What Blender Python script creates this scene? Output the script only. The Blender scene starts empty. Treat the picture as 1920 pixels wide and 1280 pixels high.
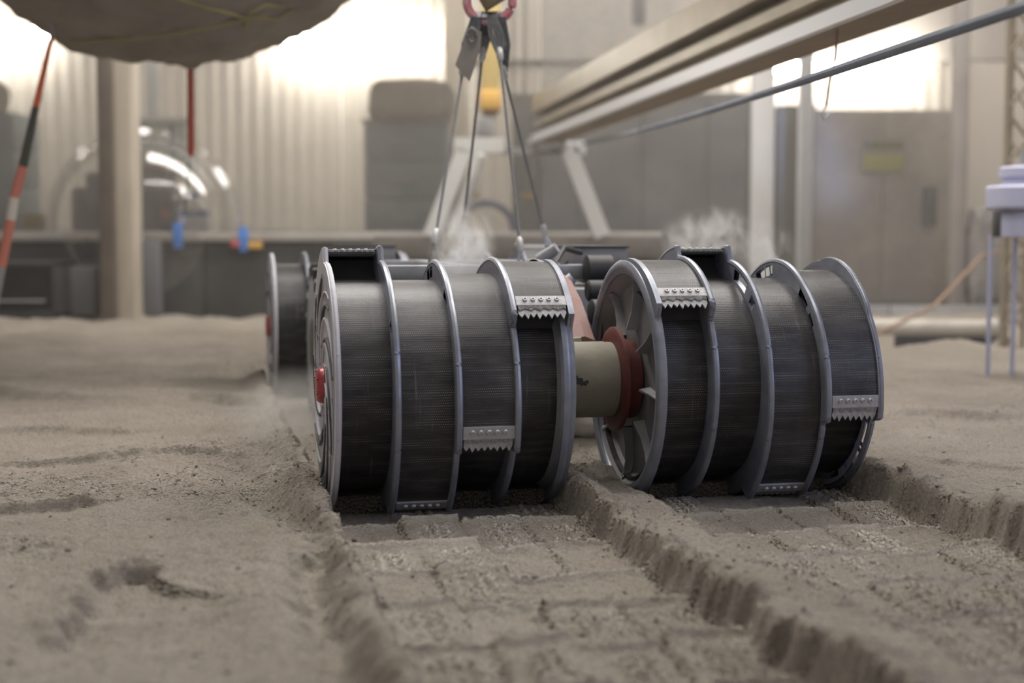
import bpy, bmesh, math, random
import numpy as np
from mathutils import Vector, Matrix

SC = bpy.context.scene
COL = SC.collection
R = math.radians
# ------------------------------------------------------------------ camera
H = 0.447
F = 2667.0
PITCH = math.atan(190 / F)
cam_d = bpy.data.cameras.new('camera')
cam = bpy.data.objects.new('camera', cam_d)
COL.objects.link(cam)
cam.location = (0, 0, H)
cam.rotation_euler = (math.pi / 2 - PITCH, 0, 0)
cam_d.sensor_width = 36
cam_d.lens = 50.0
cam_d.clip_start = 0.05
cam_d.clip_end = 100
cam_d.dof.use_dof = True
cam_d.dof.focus_distance = 2.42
cam_d.dof.aperture_fstop = 2.6
SC.camera = cam
# ------------------------------------------------------------------ world and lights
w = bpy.data.worlds.new('world')
SC.world = w
w.use_nodes = True
w.node_tree.nodes['Background'].inputs[0].default_value = (0.92, 0.88, 0.86, 1)
w.node_tree.nodes['Background'].inputs[1].default_value = 0.34


def area(name, loc, target, size, size_y, power, color):
    d = bpy.data.lights.new(name, 'AREA')
    d.shape = 'RECTANGLE'
    d.size, d.size_y, d.energy, d.color = size, size_y, power, color
    o = bpy.data.objects.new(name, d)
    COL.objects.link(o)
    o.location = loc
    o.rotation_euler = (Vector(target) - Vector(loc)).to_track_quat('-Z', 'Y').to_euler()
    return o


area('ceiling_lamp_near', (-0.9, 4.6, 3.5), (-0.2, 2.6, 0), 2.2, 0.8, 135, (1.0, 0.955, 0.90))
area('ceiling_lamp_middle', (1.9, 4.3, 3.7), (0.8, 3.0, 0), 2.4, 0.9, 120, (1.0, 0.95, 0.89))
area('ceiling_lamp_front', (0.2, 2.1, 3.7), (0.2, 2.0, 0), 3.0, 1.2, 62, (1.0, 0.965, 0.925))
area('ceiling_lamp_far', (0.0, 7.0, 3.7), (0.0, 9.4, 0.4), 7.0, 0.8, 275, (1.0, 0.95, 0.89))
area('daylight_opening_right', (3.1, 1.2, 1.4), (0.6, 2.6, 0.25), 1.0, 1.3, 22, (0.50, 0.60, 1.0))
SC.view_settings.view_transform = 'Standard'
SC.view_settings.look = 'None'
SC.view_settings.exposure = 0.0
SC.view_settings.gamma = 1.0
SC.view_settings.use_curve_mapping = False
SC.cycles.volume_step_rate = 2.0
SC.cycles.transparent_max_bounces = 16
SC.cycles.max_bounces = 8
SC.cycles.volume_bounces = 1


# ------------------------------------------------------------------ helpers
def at(px, py, Y):
    """world point seen at pixel (px, py) at ground distance Y"""
    cx, cy = (px - 960) / F, -(py - 640) / F
    d = Vector((cx, math.cos(PITCH) + cy * math.sin(PITCH), -math.sin(PITCH) + cy * math.cos(PITCH)))
    return Vector((0, 0, H)) + d * (Y / d.y)


def gnd(px, py, z=0.03):
    cx, cy = (px - 960) / F, -(py - 640) / F
    d = Vector((cx, math.cos(PITCH) + cy * math.sin(PITCH), -math.sin(PITCH) + cy * math.cos(PITCH)))
    t = (z - H) / d.z
    return Vector((0, 0, H)) + d * t


def link(name, bm, m, parent=None, smooth=True, mats=None):
    me = bpy.data.meshes.new(name)
    bm.normal_update()
    bm.to_mesh(me)
    bm.free()
    for x in (mats or [m]):
        me.materials.append(x)
    if smooth:
        me.polygons.foreach_set('use_smooth', [True] * len(me.polygons))
        try:
            me.set_sharp_from_angle(angle=R(38))
        except Exception:
            pass
    o = bpy.data.objects.new(name, me)
    COL.objects.link(o)
    if parent is not None:
        o.parent = parent
    return o


def tag(o, label=None, cat=None, group=None, kind=None):
    if label: o['label'] = label
    if cat: o['category'] = cat
    if group: o['group'] = group
    if kind: o['kind'] = kind
    return o


def thing(name, loc, label, cat, group=None, rz=0.0):
    o = bpy.data.objects.new(name, None)
    COL.objects.link(o)
    o.location = loc
    o.rotation_euler = (0, 0, rz)
    o.empty_display_size = 0.05
    return tag(o, label, cat, group)


def off(parent, p):
    return Vector(p) - Vector(parent.location)


def box(bm, c, s, rot=None, bevel=0.0):
    m = Matrix.Translation(c)
    if rot is not None:
        m = m @ rot
    r = bmesh.ops.create_cube(bm, size=1, matrix=m @ Matrix.Diagonal((s[0], s[1], s[2], 1)))
    if bevel > 0:
        es = list({e for v in r['verts'] for e in v.link_edges})
        bmesh.ops.bevel(bm, geom=es, offset=bevel, segments=2, affect='EDGES', profile=0.5)


def frame_of(d):
    d = Vector(d).normalized()
    h = Vector((0, 0, 1)) if abs(d.z) < 0.95 else Vector((1, 0, 0))
    x = d.cross(h).normalized()
    return x, d.cross(x).normalized() * -1


def tube(bm, pts, r, n=10, closed=False, rfun=None):
    pts = [Vector(p) for p in pts]
    rings = []
    N = len(pts)
    for i, p in enumerate(pts):
        if closed:
            d = pts[(i + 1) % N] - pts[i - 1]
        else:
            d = pts[min(i + 1, N - 1)] - pts[max(i - 1, 0)]
        x, y = frame_of(d)
        rr = rfun(i) if rfun else (r[i] if isinstance(r, (list, tuple)) else r)
        rings.append([bm.verts.new(p + (x * math.cos(2 * math.pi * k / n) + y * math.sin(2 * math.pi * k / n)) * rr) for k in range(n)])
    for i in range(N if closed else N - 1):
        a, b = rings[i], rings[(i + 1) % N]
        for k in range(n):
            bm.faces.new((a[k], a[(k + 1) % n], b[(k + 1) % n], b[k]))
    if not closed:
        bm.faces.new(rings[0][::-1])
        bm.faces.new(rings[-1])


def bar(bm, p, q, wx, wz, roll=None):
    """rectangular bar from p to q"""
    p, q = Vector(p), Vector(q)
    d = q - p
    x, y = frame_of(d)
    m = Matrix((x, y, d.normalized())).transposed().to_4x4()
    box(bm, (p + q) / 2, (wx, wz, d.length), rot=m)


def lathe(bm, prof, axis='x', n=64, c=(0, 0, 0), cap=False):
    """prof: list of (along, radius)"""
    rings = []
    for (s, r) in prof:
        ring = []
        for k in range(n):
            t = 2 * math.pi * k / n
            if axis == 'x':
                v = Vector((s, -r * math.sin(t), r * math.cos(t)))
            elif axis == 'z':
                v = Vector((r * math.cos(t), r * math.sin(t), s))
            else:
                v = Vector((r * math.cos(t), s, r * math.sin(t)))
            ring.append(bm.verts.new(v + Vector(c)))
        rings.append(ring)
    for a, b in zip(rings, rings[1:]):
        for k in range(n):
            bm.faces.new((a[k], a[(k + 1) % n], b[(k + 1) % n], b[k]))
    if cap:
        bm.faces.new(rings[0][::-1])
        bm.faces.new(rings[-1])
    bmesh.ops.recalc_face_normals(bm, faces=bm.faces[:])


# ------------------------------------------------------------------ materials
def nodes(name):
    m = bpy.data.materials.new(name)
    m.use_nodes = True
    nt = m.node_tree
    return m, nt, nt.nodes['Principled BSDF'], nt.nodes, nt.links


def mat(name, col, rough=0.5, metal=0.0, col2=None, scale=8.0, dust=0.0, dustcol=(0.36, 0.33, 0.30), bump=0.0, bscale=60.0, emit=None, spec=None, detail=5, aniso=None):
    m, nt, b, N, L = nodes(name)
    b.inputs['Roughness'].default_value = rough
    b.inputs['Metallic'].default_value = metal
    if spec is not None:
        b.inputs['Specular IOR Level'].default_value = spec
    b.inputs['Base Color'].default_value = (*col, 1)
    tc = N.new('ShaderNodeTexCoord')
    mp = N.new('ShaderNodeMapping')
    L.new(tc.outputs['Object'], mp.inputs[0])
    if aniso:
        mp.inputs['Scale'].default_value = aniso
    last = None
    if col2:
        n = N.new('ShaderNodeTexNoise'); n.inputs['Scale'].default_value = scale; n.inputs['Detail'].default_value = detail
        n.inputs['Roughness'].default_value = 0.6
        L.new(mp.outputs[0], n.inputs['Vector'])
        r = N.new('ShaderNodeValToRGB')
        r.color_ramp.elements[0].position = 0.35; r.color_ramp.elements[1].position = 0.68
        r.color_ramp.elements[0].color = (*col, 1); r.color_ramp.elements[1].color = (*col2, 1)
        L.new(n.outputs['Fac'], r.inputs[0])
        last = r.outputs[0]
    if dust > 0:
        n = N.new('ShaderNodeTexNoise'); n.inputs['Scale'].default_value = 14; n.inputs['Detail'].default_value = 8
        n.inputs['Roughness'].default_value = 0.7
        L.new(tc.outputs['Object'], n.inputs['Vector'])
        mr = N.new('ShaderNodeMapRange'); mr.inputs[1].default_value = 0.38; mr.inputs[2].default_value = 0.75
        mr.inputs[3].default_value = dust * 0.35; mr.inputs[4].default_value = min(1, dust * 1.4)
        L.new(n.outputs['Fac'], mr.inputs[0])
        mx = N.new('ShaderNodeMix'); mx.data_type = 'RGBA'
        L.new(mr.outputs[0], mx.inputs['Factor'])
        if last: L.new(last, mx.inputs['A'])
        else: mx.inputs['A'].default_value = (*col, 1)
        mx.inputs['B'].default_value = (*dustcol, 1)
        last = mx.outputs['Result']
        if metal > 0:
            mm = N.new('ShaderNodeMath'); mm.operation = 'MULTIPLY_ADD'
            mm.inputs[1].default_value = -metal; mm.inputs[2].default_value = metal
            L.new(mr.outputs[0], mm.inputs[0]); L.new(mm.outputs[0], b.inputs['Metallic'])
        mr2 = N.new('ShaderNodeMapRange'); mr2.inputs[3].default_value = rough; mr2.inputs[4].default_value = 0.95
        L.new(mr.outputs[0], mr2.inputs[0]); L.new(mr2.outputs[0], b.inputs['Roughness'])
    if last:
        L.new(last, b.inputs['Base Color'])
    if bump > 0:
        n = N.new('ShaderNodeTexNoise'); n.inputs['Scale'].default_value = bscale; n.inputs['Detail'].default_value = 6
        L.new(mp.outputs[0], n.inputs['Vector'])
        bp = N.new('ShaderNodeBump'); bp.inputs['Strength'].default_value = bump; bp.inputs['Distance'].default_value = 0.01
        L.new(n.outputs['Fac'], bp.inputs['Height']); L.new(bp.outputs[0], b.inputs['Normal'])
    if emit:
        b.inputs['Emission Color'].default_value = (*emit[:3], 1)
        b.inputs['Emission Strength'].default_value = emit[3]
    return m


DUST = (0.34, 0.31, 0.27)
M_SILVER = mat('dusty_aluminium', (0.42, 0.44, 0.48), 0.38, 0.7, (0.30, 0.32, 0.36), 30, dust=0.35, dustcol=(0.36, 0.35, 0.35))
M_RIM = mat('polished_rim', (0.30, 0.32, 0.38), 0.33, 0.5, (0.22, 0.24, 0.29), 40, dust=0.18, dustcol=(0.33, 0.32, 0.32))
M_FACE = mat('dusty_face_plate', (0.60, 0.60, 0.67), 0.55, 0.0, (0.50, 0.50, 0.56), 18, dust=0.3, dustcol=(0.50, 0.48, 0.47), bump=0.1)
M_DISH = mat('hub_dish_grey', (0.30, 0.30, 0.31), 0.45, 0.3, (0.23, 0.23, 0.235), 14, dust=0.25, dustcol=(0.28, 0.26, 0.24))
M_BLADE = mat('blade_steel_dusty', (0.48, 0.48, 0.49), 0.5, 0.35, (0.38, 0.38, 0.39), 40, dust=0.3, dustcol=(0.45, 0.43, 0.41), bump=0.15, bscale=120)
M_SCREW = mat('screw_steel', (0.55, 0.55, 0.57), 0.4, 0.5, dust=0.2, dustcol=(0.5, 0.48, 0.46))
M_CAKE = mat('caked_dust', (0.34, 0.32, 0.30), 0.95, 0, (0.24, 0.23, 0.22), 60, bump=0.5, bscale=150)
M_RED = mat('red_anodised', (0.13, 0.020, 0.017), 0.45, 0.2, (0.085, 0.016, 0.014), 20, dust=0.12, dustcol=(0.4, 0.25, 0.22))
M_REDCAP = mat('red_hub_cap', (0.42, 0.03, 0.045), 0.3, 0.3, (0.28, 0.03, 0.04), 60, dust=0.14, dustcol=(0.55, 0.4, 0.4))
M_PINK = mat('dusty_red_arm', (0.27, 0.13, 0.12), 0.7, 0, (0.22, 0.11, 0.10), 12, dust=0.5, dustcol=(0.33, 0.26, 0.245))
M_BEIGE = mat('beige_housing', (0.27, 0.25, 0.195), 0.6, 0, (0.22, 0.205, 0.16), 12, dust=0.3, dustcol=(0.30, 0.275, 0.225), bump=0.1)
M_BLACK = mat('black_plastic', (0.02, 0.02, 0.023), 0.5, 0, dust=0.15, dustcol=(0.2, 0.19, 0.18))
M_DARK = mat('dark_grey_metal', (0.07, 0.07, 0.075), 0.5, 0.3, dust=0.25, dustcol=(0.25, 0.24, 0.23))
M_GREY = mat('mid_grey_metal', (0.30, 0.30, 0.31), 0.5, 0.3, (0.24, 0.24, 0.25), 20, dust=0.3, dustcol=(0.36, 0.34, 0.32))
M_STAIN = mat('soot_stain', (0.05, 0.05, 0.05), 0.8)


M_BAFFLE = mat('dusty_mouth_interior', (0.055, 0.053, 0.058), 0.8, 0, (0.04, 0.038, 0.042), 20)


def skin_mat():
    m, nt, b, N, L = nodes('perforated_drum_skin')
    uv = N.new('ShaderNodeUVMap'); uv.uv_map = 'UVMap'
    sep = N.new('ShaderNodeSeparateXYZ'); L.new(uv.outputs[0], sep.inputs[0])

    def mth(op, a, bb=None, c=None):
        n = N.new('ShaderNodeMath'); n.operation = op
        for i, v in enumerate((a, bb, c)):
            if v is None: continue
            if hasattr(v, 'links'): L.new(v, n.inputs[i])
            else: n.inputs[i].default_value = v
        return n.outputs[0]
    px, py = 0.0033, 0.0042
    row = mth('FLOOR', mth('DIVIDE', sep.outputs['Y'], py))
    odd = mth('MULTIPLY', mth('MODULO', row, 2.0), 0.5)
    fx = mth('SUBTRACT', mth('FRACT', mth('ADD', mth('DIVIDE', sep.outputs['X'], px), odd)), 0.5)
    fy = mth('MULTIPLY', mth('SUBTRACT', mth('FRACT', mth('DIVIDE', sep.outputs['Y'], py)), 0.5), py / px)
    d = mth('SQRT', mth('ADD', mth('MULTIPLY', fx, fx), mth('MULTIPLY', fy, fy)))
    dot = N.new('ShaderNodeMapRange'); L.new(d, dot.inputs[0])
    dot.inputs[1].default_value = 0.36; dot.inputs[2].default_value = 0.16; dot.inputs[3].default_value = 0; dot.inputs[4].default_value = 1
    # dust caught in bands of holes
    tc = N.new('ShaderNodeTexCoord')
    mp = N.new('ShaderNodeMapping'); mp.inputs['Scale'].default_value = (9, 60, 1); L.new(uv.outputs[0], mp.inputs[0])
    n1 = N.new('ShaderNodeTexNoise'); n1.inputs['Scale'].default_value = 1; n1.inputs['Detail'].default_value = 3; L.new(mp.outputs[0], n1.inputs['Vector'])
    r1 = N.new('ShaderNodeMapRange'); L.new(n1.outputs['Fac'], r1.inputs[0]); r1.inputs[1].default_value = 0.45; r1.inputs[2].default_value = 0.68
    dotd = mth('MULTIPLY', dot.outputs[0], r1.outputs[0])
    # fine specks
    vo = N.new('ShaderNodeTexVoronoi'); vo.inputs['Scale'].default_value = 260; L.new(tc.outputs['Object'], vo.inputs['Vector'])
    vr = N.new('ShaderNodeMapRange'); L.new(vo.outputs['Distance'], vr.inputs[0]); vr.inputs[1].default_value = 0.16; vr.inputs[2].default_value = 0.05
    vsel = N.new('ShaderNodeMath'); vsel.operation = 'GREATER_THAN'; vsel.inputs[1].default_value = 0.86
    sc_ = N.new('ShaderNodeSeparateColor'); L.new(vo.outputs['Color'], sc_.inputs[0]); L.new(sc_.outputs[0], vsel.inputs[0])
    speck = mth('MULTIPLY', vr.outputs[0], vsel.outputs[0])
    # scratches along the travel of the drum, dust smears
    mp2 = N.new('ShaderNodeMapping'); mp2.inputs['Scale'].default_value = (130, 6, 1); L.new(uv.outputs[0], mp2.inputs[0])
    n2 = N.new('ShaderNodeTexNoise'); n2.inputs['Scale'].default_value = 1; n2.inputs['Detail'].default_value = 6; n2.inputs['Roughness'].default_value = 0.7
    L.new(mp2.outputs[0], n2.inputs['Vector'])
    r2 = N.new('ShaderNodeMapRange'); L.new(n2.outputs['Fac'], r2.inputs[0]); r2.inputs[1].default_value = 0.60; r2.inputs[2].default_value = 0.82
    r2.inputs[4].default_value = 0.4
    n3 = N.new('ShaderNodeTexNoise'); n3.inputs['Scale'].default_value = 9; n3.inputs['Detail'].default_value = 7; L.new(tc.outputs['Object'], n3.inputs['Vector'])
    r3 = N.new('ShaderNodeMapRange'); L.new(n3.outputs['Fac'], r3.inputs[0]); r3.inputs[1].default_value = 0.4; r3.inputs[2].default_value = 0.75; r3.inputs[4].default_value = 0.13
    tot = mth('MINIMUM', mth('ADD', mth('ADD', mth('MULTIPLY', dotd, 0.62), mth('MULTIPLY', speck, 0.55)), mth('ADD', r2.outputs[0], r3.outputs[0])), 1.0)
    mx = N.new('ShaderNodeMix'); mx.data_type = 'RGBA'; L.new(tot, mx.inputs['Factor'])
    mx.inputs['A'].default_value = (0.026, 0.025, 0.028, 1); mx.inputs['B'].default_value = (0.42, 0.41, 0.40, 1)
    L.new(mx.outputs['Result'], b.inputs['Base Color'])
    b.inputs['Metallic'].default_value = 0.25
    rr = N.new('ShaderNodeMapRange'); L.new(tot, rr.inputs[0]); rr.inputs[3].default_value = 0.40; rr.inputs[4].default_value = 0.9
    L.new(rr.outputs[0], b.inputs['Roughness'])
    # horizontal layer lines + dimples
    wv = mth('SINE', mth('MULTIPLY', sep.outputs['Y'], 2 * math.pi / py))
    hgt = mth('SUBTRACT', mth('MULTIPLY', wv, 0.25), mth('MULTIPLY', dot.outputs[0], 0.7))
    bp = N.new('ShaderNodeBump'); bp.inputs['Strength'].default_value = 0.35; bp.inputs['Distance'].default_value = 0.0006
    L.new(hgt, bp.inputs['Height']); L.new(bp.outputs[0], b.inputs['Normal'])
    return m


M_SKIN = skin_mat()


def soil_mat():
    m, nt, b, N, L = nodes('regolith_simulant')
    tc = N.new('ShaderNodeTexCoord')
    n = N.new('ShaderNodeTexNoise'); n.inputs['Scale'].default_value = 2.3; n.inputs['Detail'].default_value = 10; n.inputs['Roughness'].default_value = 0.62
    L.new(tc.outputs['Object'], n.inputs['Vector'])
    r = N.new('ShaderNodeValToRGB')
    e = r.color_ramp.elements
    e[0].position = 0.3; e[0].color = (0.39, 0.342, 0.288, 1)
    e[1].position = 0.7; e[1].color = (0.54, 0.486, 0.418, 1)
    L.new(n.outputs['Fac'], r.inputs[0])
    n2 = N.new('ShaderNodeTexNoise'); n2.inputs['Scale'].default_value = 170; n2.inputs['Detail'].default_value = 8; n2.inputs['Roughness'].default_value = 0.75
    L.new(tc.outputs['Object'], n2.inputs['Vector'])
    r2 = N.new('ShaderNodeMapRange'); L.new(n2.outputs['Fac'], r2.inputs[0]); r2.inputs[1].default_value = 0.3; r2.inputs[2].default_value = 0.7
    r2.inputs[3].default_value = 0.70; r2.inputs[4].default_value = 1.24
    mx = N.new('ShaderNodeMix'); mx.data_type = 'RGBA'; mx.blend_type = 'MULTIPLY'; mx.inputs['Factor'].default_value = 1
    L.new(r.outputs[0], mx.inputs['A']); L.new(r2.outputs[0], mx.inputs['B'])
    at_ = N.new('ShaderNodeAttribute'); at_.attribute_name = 'soil_lighten'  # vertex mask that lightens the soil colour
    am = N.new('ShaderNodeMath'); am.operation = 'MULTIPLY'; am.inputs[1].default_value = 0.9; L.new(at_.outputs['Fac'], am.inputs[0])
    mx2 = N.new('ShaderNodeMix'); mx2.data_type = 'RGBA'; L.new(am.outputs[0], mx2.inputs['Factor'])
    L.new(mx.outputs['Result'], mx2.inputs['A']); mx2.inputs['B'].default_value = (0.80, 0.75, 0.67, 1)
    L.new(mx2.outputs['Result'], b.inputs['Base Color'])
    b.inputs['Roughness'].default_value = 0.97
    b.inputs['Specular IOR Level'].default_value = 0.15
    n3 = N.new('ShaderNodeTexNoise'); n3.inputs['Scale'].default_value = 95; n3.inputs['Detail'].default_value = 9; n3.inputs['Roughness'].default_value = 0.8
    L.new(tc.outputs['Object'], n3.inputs['Vector'])
    bp = N.new('ShaderNodeBump'); bp.inputs['Strength'].default_value = 1.0; bp.inputs['Distance'].default_value = 0.014
    L.new(n3.outputs['Fac'], bp.inputs['Height'])
    n4 = N.new('ShaderNodeTexVoronoi'); n4.inputs['Scale'].default_value = 210; n4.inputs['Randomness'].default_value = 1
    L.new(tc.outputs['Object'], n4.inputs['Vector'])
    bp2 = N.new('ShaderNodeBump'); bp2.inputs['Strength'].default_value = 0.8; bp2.inputs['Distance'].default_value = 0.004; bp2.invert = True
    L.new(n4.outputs['Distance'], bp2.inputs['Height']); L.new(bp.outputs[0], bp2.inputs['Normal']); L.new(bp2.outputs[0], b.inputs['Normal'])
    return m


M_SOIL = soil_mat()

# ------------------------------------------------------------------ rover frame of reference
T = R(12.6)
A = Vector((math.cos(T), math.sin(T), 0))        # along the drum axle, to the right
P = Vector((-math.sin(T), math.cos(T), 0))       # direction of travel, away from the camera
P0 = at(606, 722, 2.385)
HUB_Z = P0.z
O0 = Vector((P0.x, P0.y, 0))
DL, GAP = 0.377, 0.149
SW = DL / 4
REAR = 1.70


def rv(u, v, z):
    """rover frame -> world; v is positive away from the camera"""
    return O0 + A * u + P * v + Vector((0, 0, z))


# ------------------------------------------------------------------ ground
def axis_pts(lo, f0, f1, hi, step, grow):
    pts = list(np.arange(f0, f1 + 1e-9, step))
    s, x = step, f1
    while x < hi:
        s = min(s * grow, 0.05); x += s; pts.append(x)
    s, x = step, f0
    pre = []
    while x > lo:
        s = min(s * grow, 0.05); x -= s; pre.append(x)
    return np.array(pre[::-1] + pts)


TABS = {}


def make_noise(seed):
    if seed not in TABS:
        TABS[seed] = np.random.RandomState(seed).rand(256, 256).astype(np.float32)
    tab = TABS[seed]

    def f(x, y):
        xi, yi = np.floor(x).astype(np.int32), np.floor(y).astype(np.int32)
        fx, fy = x - xi, y - yi
        fx, fy = fx * fx * (3 - 2 * fx), fy * fy * (3 - 2 * fy)
        a, b_ = tab[xi % 256, yi % 256], tab[(xi + 1) % 256, yi % 256]
        c, d = tab[xi % 256, (yi + 1) % 256], tab[(xi + 1) % 256, (yi + 1) % 256]
        return (a * (1 - fx) + b_ * fx) * (1 - fy) + (c * (1 - fx) + d * fx) * fy - 0.5
    return f


def fbm(x, y, scale, octs, seed, gain=0.5):
    out, amp, s = 0, 1.0, scale
    for i in range(octs):
        out = out + amp * make_noise(seed + i)(x * s + 13.7 * i, y * s - 7.1 * i)
        amp *= gain; s *= 2.03
    return out


def sstep(x, a, b_):
    t = np.clip((x - a) / (b_ - a), 0, 1)
    return t * t * (3 - 2 * t)


def poly_sd(X, Y, pts):
    """signed distance to polyline (left side of travel negative) and position along it 0..1"""
    best = np.full(X.shape, 1e9); sd = np.zeros(X.shape); tt = np.zeros(X.shape)
    n = len(pts) - 1
    for i in range(n):
        ax, ay = pts[i][0], pts[i][1]; bx, by = pts[i + 1][0], pts[i + 1][1]
        dx, dy = bx - ax, by - ay
        l2 = dx * dx + dy * dy
        t = np.clip(((X - ax) * dx + (Y - ay) * dy) / l2, 0, 1)
        qx, qy = X - (ax + t * dx), Y - (ay + t * dy)
        d = np.hypot(qx, qy)
        s = np.sign(dy * (X - ax) - dx * (Y - ay))
        m = d < best
        best = np.where(m, d, best); sd = np.where(m, s * d, sd); tt = np.where(m, (i + t) / n, tt)
    return sd, tt


LIGHTEN = {}


def ground_height(X, Y):
    lighten = np.zeros(X.shape, np.float32)
    u = (X - O0.x) * A.x + (Y - O0.y) * A.y
    v = -((X - O0.x) * P.x + (Y - O0.y) * P.y)      # towards the camera
    fine = fbm(X, Y, 34, 2, 5) * 0.0040 + fbm(X, Y, 95, 2, 15) * 0.0030
    far = sstep(Y, 3.0, 6.0)
    leftf = sstep(-u, 0.15, 0.6)
    z = 0.034 + fbm(X, Y, 1.6, 3, 40) * (0.018 + 0.030 * far) + fbm(X, Y * 1.6, 6, 3, 50) * (0.008 + 0.026 * far) + fine
    # patchy rough crust
    rough = np.clip(fbm(X, Y, 4.2, 2, 71) * 3, 0, 1)
    z += rough * (np.abs(fbm(X, Y * 1.7, 45, 3, 73)) * 0.011)

    def scarp(pix, h, wd, fall, seed=0, zz=0.03, jit=0.014, ef=0.30):
        pts = [gnd(a, b_, zz) for a, b_ in pix]
        sd, tt = poly_sd(X, Y, pts)
        sd = sd + fbm(X, Y, 16, 3, 90 + seed) * jit * 2.4
        ends = sstep(tt, 0.0, ef) * (1 - sstep(tt, 1 - ef, 1.0))
        low = sstep(sd, -wd * 0.2, wd)
        return (-h * low * np.exp(-(np.maximum(sd, 0) / fall) ** 2) + 0.45 * h * (1 - low) * np.exp(-np.maximum(-sd, 0) / (fall * 0.12))) * ends
    # old scoop marks left in front of the camera (listed so that the low side is towards the camera)
    z += scarp([(330, 1062), (290, 1060), (235, 1066), (170, 1094), (120, 1132), (80, 1185), (30, 1260)][::-1], 0.024, 0.030, 0.13, 1, ef=0.2)
    z += scarp([(-200, 872), (0, 863), (110, 858), (230, 846), (330, 838), (430, 850), (560, 850)], 0.011, 0.012, 0.25, 2, jit=0.004)
    z += scarp([(-160, 955), (0, 942), (80, 935), (150, 928), (235, 924)], 0.016, 0.016, 0.12, 3, jit=0.004)
    z += scarp([(-60, 935), (25, 918), (90, 900), (160, 884), (300, 866)], 0.007, 0.010, 0.10, 4, jit=0.004)
    z += scarp([(-200, 742), (0, 738), (60, 742), (140, 748), (250, 760)], 0.02, 0.03, 0.25, 5)
    z += scarp([(-100, 806), (60, 806), (200, 803), (320, 806)], 0.011, 0.02, 0.2, 6, jit=0.004)
    z += scarp([(310, 752), (400, 745), (470, 752), (520, 765)], 0.02, 0.03, 0.12, 7)
    z += scarp([(1640, 905), (1720, 926), (1800, 952), (1920, 995)], 0.006, 0.008, 0.10, 8, jit=0.003)
    z += scarp([(1620, 778), (1740, 774), (1830, 782), (2000, 790)], 0.016, 0.03, 0.3, 9)
    z += scarp([(1700, 870), (1800, 872), (1900, 885), (2000, 890)], 0.008, 0.02, 0.3, 10)
    # shallow furrow beside the left track
    sd, tt = poly_sd(X, Y, [gnd(a, b_, 0.03) for a, b_ in [(420, 845), (450, 890), (505, 940), (575, 985), (606, 1020), (590, 1075), (590, 1120), (610, 1180), (640, 1260), (690, 1400)]])
    sdj = sd + fbm(X, Y, 22, 3, 111) * 0.022
    wdt = 0.022 + 0.03 * (1 - sstep(tt, 0.0, 0.35))
    z += sstep(tt, 0.0, 0.06) * (-0.022 * np.exp(-(sdj / wdt) ** 2) + 0.007 * np.exp(-((sdj - 0.06) / 0.03) ** 2))
    # tracks of the two drums
    jl = fbm(X, Y, 14, 4, 21) * 0.014 + fbm(v, u * 0.2, 70, 2, 28) * 0.010
    jr = fbm(X, Y, 14, 4, 25) * 0.014 + fbm(v, u * 0.2, 60, 2, 29) * 0.012

    def track(z, e0, e1, wl, wr, bl, br, floor, seed):
        vend = 1 - sstep(-v, REAR + 0.30, REAR + 0.42)
        dl = (u - e0) + jl
        dr = (e1 - u) + jr
        ins = np.minimum(dl / wl, dr / wr)
        m = sstep(ins, -0.5, 0.5)
        # vertical crumbling ribs on the banks
        wall = np.exp(-((ins) / 0.8) ** 2)
        rib = fbm(v * 1.0, u * 0.25, 55, 2, seed + 3) * 0.008 * wall
        berm = bl * np.exp(-((dl + wl) / 0.028) ** 2) + br * np.exp(-((dr + wr) / 0.028) ** 2)
        zz = z + (berm * (1 - m) * (1 + 1.2 * fbm(X, Y, 18, 3, seed)) + rib) * vend
        return zz * (1 - m * vend) + floor * m * vend
    # floors, with ledges left by each bite of the scoops
    def floor(e0, amp, seed):
        k = np.floor((u - e0) / SW)
        fu = (u - e0) / SW - k
        rs = np.random.RandomState(seed)
        ph = rs.rand(16) * 0.035
        phs = ph[np.clip(k.astype(int) + 4, 0, 15)]
        lam = 0.17
        q = (v - 0.088 + phs + fbm(u, v, 9, 2, seed + 31) * 0.035) / lam
        row = np.floor(q); fr = q - row
        cell = np.abs(np.sin(row * 12.9898 + k * 78.233 + seed) * 43758.5453); cell = cell - np.floor(cell)
        h = amp * ((1 - fr) - sstep(fr, 0.90, 1.0) * 0 + 0 * fr)
        h = h * (0.55 + 0.7 * cell) - amp * 0.5
        h += amp * 0.55 * np.exp(-((fr - 0.02) / 0.05) ** 2)
        # cracks between neighbouring scoops
        e = np.minimum(fu, 1 - fu) * SW + fbm(u, v, 30, 2, seed + 8) * 0.004
        crack = np.exp(-(e / 0.0030) ** 2) * sstep(fbm(u * 1.0, v * 1.0, 10, 1, seed + 12), -0.15, 0.1)
        h -= 0.009 * crack
        h += (cell - 0.5) * 0.004
        # tooth marks
        tm = np.sin(2 * np.pi * (u - e0) / 0.0155) * 0.5 + 0.5
        tm = tm ** 1.4 * sstep(fu, 0.18, 0.26) * (1 - sstep(fu, 0.78, 0.86)) * sstep(fr, 0.12, 0.22) * (1 - sstep(fr, 0.8, 0.92))
        inside = (u > e0) & (u < e0 + DL) & (v > 0.05)
        lighten[:] += (np.where(inside, tm * (cell > 0.40) * sstep(fbm(u, v, 40, 2, seed + 9), -0.4, 0.0) * 1.0 + 0.35 * np.exp(-((fr - 0.02) / 0.07) ** 2), 0) * sstep(0.9 - v, 0, 0.4)).astype(np.float32)  # tooth streaks and ledge edges get a lighter soil colour
        h += 0.0075 * tm * (cell > 0.40) * sstep(fbm(u, v, 40, 2, seed + 9), -0.4, 0.0)
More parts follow.
